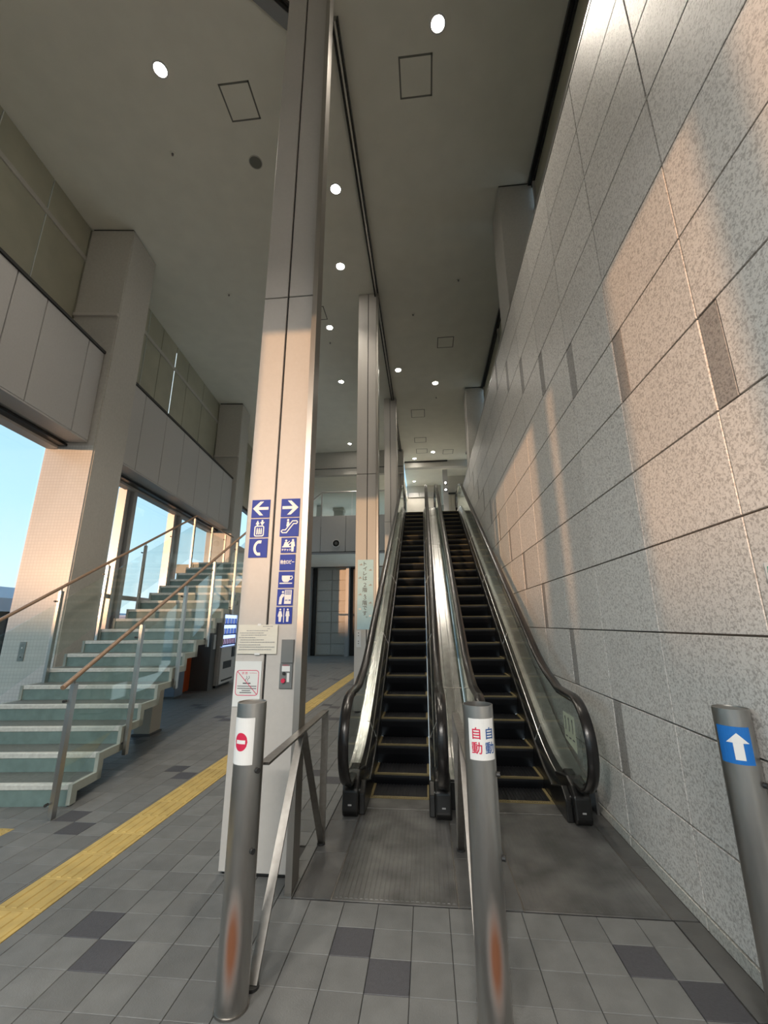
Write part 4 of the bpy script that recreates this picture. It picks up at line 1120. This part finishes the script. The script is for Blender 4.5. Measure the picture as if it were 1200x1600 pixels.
for x, lb in ((-2.9, 'left fill tube added out of view behind the viewer'), (-.3, 'right fill tube added out of view behind the viewer')):  # unseen tubes, added to brighten the lower wall and near floor
    t = thing('fill_tube', lb, 'lamp', (x, -3.2, 4.9))
    obj('housing', MB().box(x - .62, x + .62, -3.28, -3.12, 4.93, 4.99), M_wplas, t)
    obj('tube', MB().tube([(x - .58, -3.2, 4.90), (x + .58, -3.2, 4.90)], .016, 10), mat('tube_glow', (1, 1, 1), .5, emit=(1, .95, .88), estr=25), t)
    obj('hanger', MB().box(x - .4, x - .39, -3.2, -3.19, 4.99, HC).box(x + .39, x + .4, -3.2, -3.19, 4.99, HC), M_dark, t)
    l = bpy.data.lights.new('lamp_beam', 'AREA'); l.shape = 'RECTANGLE'; l.size = 1.2; l.size_y = .08; l.energy = TUBE_W; l.color = (1, .95, .88)
    lo = bpy.data.objects.new('lamp_beam', l); COL.objects.link(lo); lo.location = (0, 0, -.03); lo.parent = t
HATCH = [(-2.78, -2.32, 4.02, 4.50, 'square access hatch outline in the ceiling left of the sign pillar'), (-.165, .305, 3.98, 4.47, 'square access hatch outline just below the topmost downlight'),
         (.515, .965, 9.95, 10.41, 'small hatch outline in the ceiling midway over the escalators'), (-2.75, -2.30, 8.48, 8.95, 'hatch outline half hidden by the sign pillar'),
         (-.35, .15, 13.9, 14.5, 'faint hatch outline between the far escalator downlights'), (-.30, .20, 16.3, 16.8, 'pale hatch outline farther up the escalator ceiling'), (.95, 1.42, 17.7, 18.2, 'hatch outline right of the last downlights'), (-.25, .25, 17.5, 18.0, 'hatch outline left of the last right downlight')]
M_hat = mat('hatch_edge', (.19, .19, .165), .8)
for x0, x1, y0, y1, lb in HATCH:
    t = thing('access_hatch', lb, 'hatch', ((x0 + x1) / 2, (y0 + y1) / 2, HC)); e_ = .022
    obj('frame', MB().box(x0, x1, y0, y0 + e_, HC - .006, HC).box(x0, x1, y1 - e_, y1, HC - .006, HC).box(x0, x0 + e_, y0, y1, HC - .006, HC).box(x1 - e_, x1, y0, y1, HC - .006, HC), M_hat, t)
    obj('lid', MB().box(x0 + e_, x1 - e_, y0 + e_, y1 - e_, HC - .004, HC), M_ceil, t)
t = thing('ceiling_speaker', 'round dark grey speaker grille in the ceiling beside the sign pillar', 'speaker', (-2.65, 5.10, HC))
obj('grille', MB().cyl((-2.65, 5.10), .10, HC - .010, HC - .001, 28), M_hat, t); obj('rim', MB().ring((-2.65, 5.10), .10, .112, HC - .012, HC - .001, 28), M_paint, t)
for x, y, lb in ((-3.96, 4.83, 'sprinkler head below the left downlight'), (-4.43, 7.88, 'sprinkler head above the far fascia run'), (.94, 7.99, 'sprinkler head near the right column'),
                 (-.12, 8.99, 'sprinkler head at mid ceiling left of a hatch'), (-2.44, 9.85, 'small detector below the third row downlight'), (.55, 13.1, 'small detector just beyond the right bright downlight')):
    t = thing('sprinkler_head', lb, 'sprinkler', (x, y, HC))
    obj('rose', MB().cyl((x, y), .045, HC - .012, HC - .001, 20), M_ceil, t); obj('nozzle', MB().cyl((x, y), .016, HC - .045, HC - .012, 12, r1=.020), M_steeld, t)
# diagonal track near the top-left of the sign pillar
t = thing('ceiling_track', 'short dark double track crossing the ceiling at the very top, left of the sign pillar', 'track', (-1.7, 3.35, HC))
dv = Vector((.30, .28)).normalized(); nv = Vector((-dv.y, dv.x))
def dbar(o0, o1, z0, z1, m, nm):
    c0 = Vector((-1.72, 3.43)); L = 1.3
    pts = [c0 - dv * L + nv * o0, c0 + dv * .28 + nv * o0, c0 + dv * .28 + nv * o1, c0 - dv * L + nv * o1]
    obj(nm, MB().prism([tuple(p) for p in pts], z0, z1, 'z'), m, t)
dbar(-.16, 0.0, HC - .05, HC - .001, M_alug, 'casing'); dbar(-.20, -.17, HC - .06, HC - .001, M_black, 'track'); dbar(-.245, -.225, HC - .06, HC - .001, M_black, 'track')

# ------------------------------------------------------------------ outdoors
gr = struct('ground', MB().box(-400, 300, -300, 5, -.6, -.31).box(-400, -12.9, 5, 60, -.6, -.31), M_ground)
tag(obj('sea', MB().box(-900, 300, 60, 1200, -3.0, -1.35), M_sea), 'strip of pale sea behind the window mullions', 'sea', kind='stuff')
def building(p, q, w_, d_, h_, label, bands=3, m=M_bld):
    t = thing('distant_building', label, 'building', (p, q, -1.0), wing=True)
    obj('block', MB().box(p - w_ / 2, p + w_ / 2, q - d_ / 2, q + d_ / 2, -1.34, h_), m, t)
    for k in range(bands):
        z = h_ * (k + .6) / (bands + .4)
        obj('window_band', MB().box(p - w_ / 2 + .5, p + w_ / 2 - .5, q - d_ / 2 - .15, q - d_ / 2, z, z + h_ * .12), M_bldd, t)
    obj('roof_box', MB().box(p - w_ / 5, p + w_ / 6, q - d_ / 4, q + d_ / 4, h_, h_ * 1.18), m, t)
# outbuilding at the left edge
t = thing('outbuilding', 'dark low outbuilding with a white roof band outside the left window', 'building', (-15, 13, 0), wing=True)
obj('body', MB().box(-19, -11.5, 12.5, 18, -.31, 1.85), M_dkbld, t)
obj('roof', MB().prism([(-19.4, 1.95), (-11.1, 1.95), (-11.3, 2.35), (-12.6, 2.80), (-19.4, 2.80)], 12.0, 18.5, 'y'), M_bld, t)
obj('light_strip', MB().box(-12.8, -11.6, 12.44, 12.5, 1.55, 1.62), M_wplas, t)
specs = [(-150, 245, 24, 16, 6.5, 'low distant port building at the left of the window city'), (-128, 240, 16, 14, 9.5, 'tallest distant building behind the first mullion'),
         (-112, 236, 14, 12, 5.0, 'small distant building between the mullions'), (-98, 250, 18, 14, 11, 'distant block with stepped roof just above the stair'), (-176, 250, 18, 14, 4.5, 'small distant shed left of the city group')]
for a in specs: building(*a)
# unseen low blocks behind the viewer, added to cut off the sun low down
Y0 = -95
for i, (x0, x1, h_) in enumerate(((-110, -62, 3.9), (-62, -36, 3.3), (-36, -4, 3.7))):
    t = thing('sun_blocker', ['westernmost', 'middle', 'easternmost'][i] + ' low added sun blocker, unseen behind the viewer', 'building', ((x0 + x1) / 2, Y0, 0))
    obj('body', MB().box(x0, x1 - .3, Y0 - 12, Y0, -.31, h_), M_bld, t); obj('roof', MB().prism([(x0 + .1, h_), (x1 - .3, h_), ((x0 + x1) / 2, h_ + .35)], Y0 - 12.5, Y0 + .5, 'y'), M_dgrey, t)

GROUPS = {'downlight': 'round downlights in the ceiling', 'access_hatch': 'square access hatches in the ceiling', 'sprinkler_head': 'sprinkler heads and detectors in the ceiling',
          'clad_pillar': 'metal clad pillars beside the escalators', 'bollard': 'steel bollards across the entrance', 'pictogram_sign': 'blue pictogram signs on the front pillar',
          'escalator': 'pair of escalators', 'barrier_rail': 'V-braced rails behind the bollards', 'landing_plate': 'landing plates of the escalators', 'steel_fin': 'steel fins beside the pillars',
          'concrete_column': 'columns above the granite wall', 'hall_pillar': 'square pillars of the left hall', 'fascia_box': 'aluminium fascia runs', 'distant_building': 'distant port buildings',
          'sun_blocker': 'added sun blockers behind the viewer', 'post_lamp': 'small lamps at the escalator head', 'fill_tube': 'added fill tubes behind the viewer'}
for o in bpy.data.objects:
    g = GROUPS.get(o.name.split('.')[0])
    if g and o.parent is None: o['group'] = g
    if '_b' in o.keys(): del o['_b']
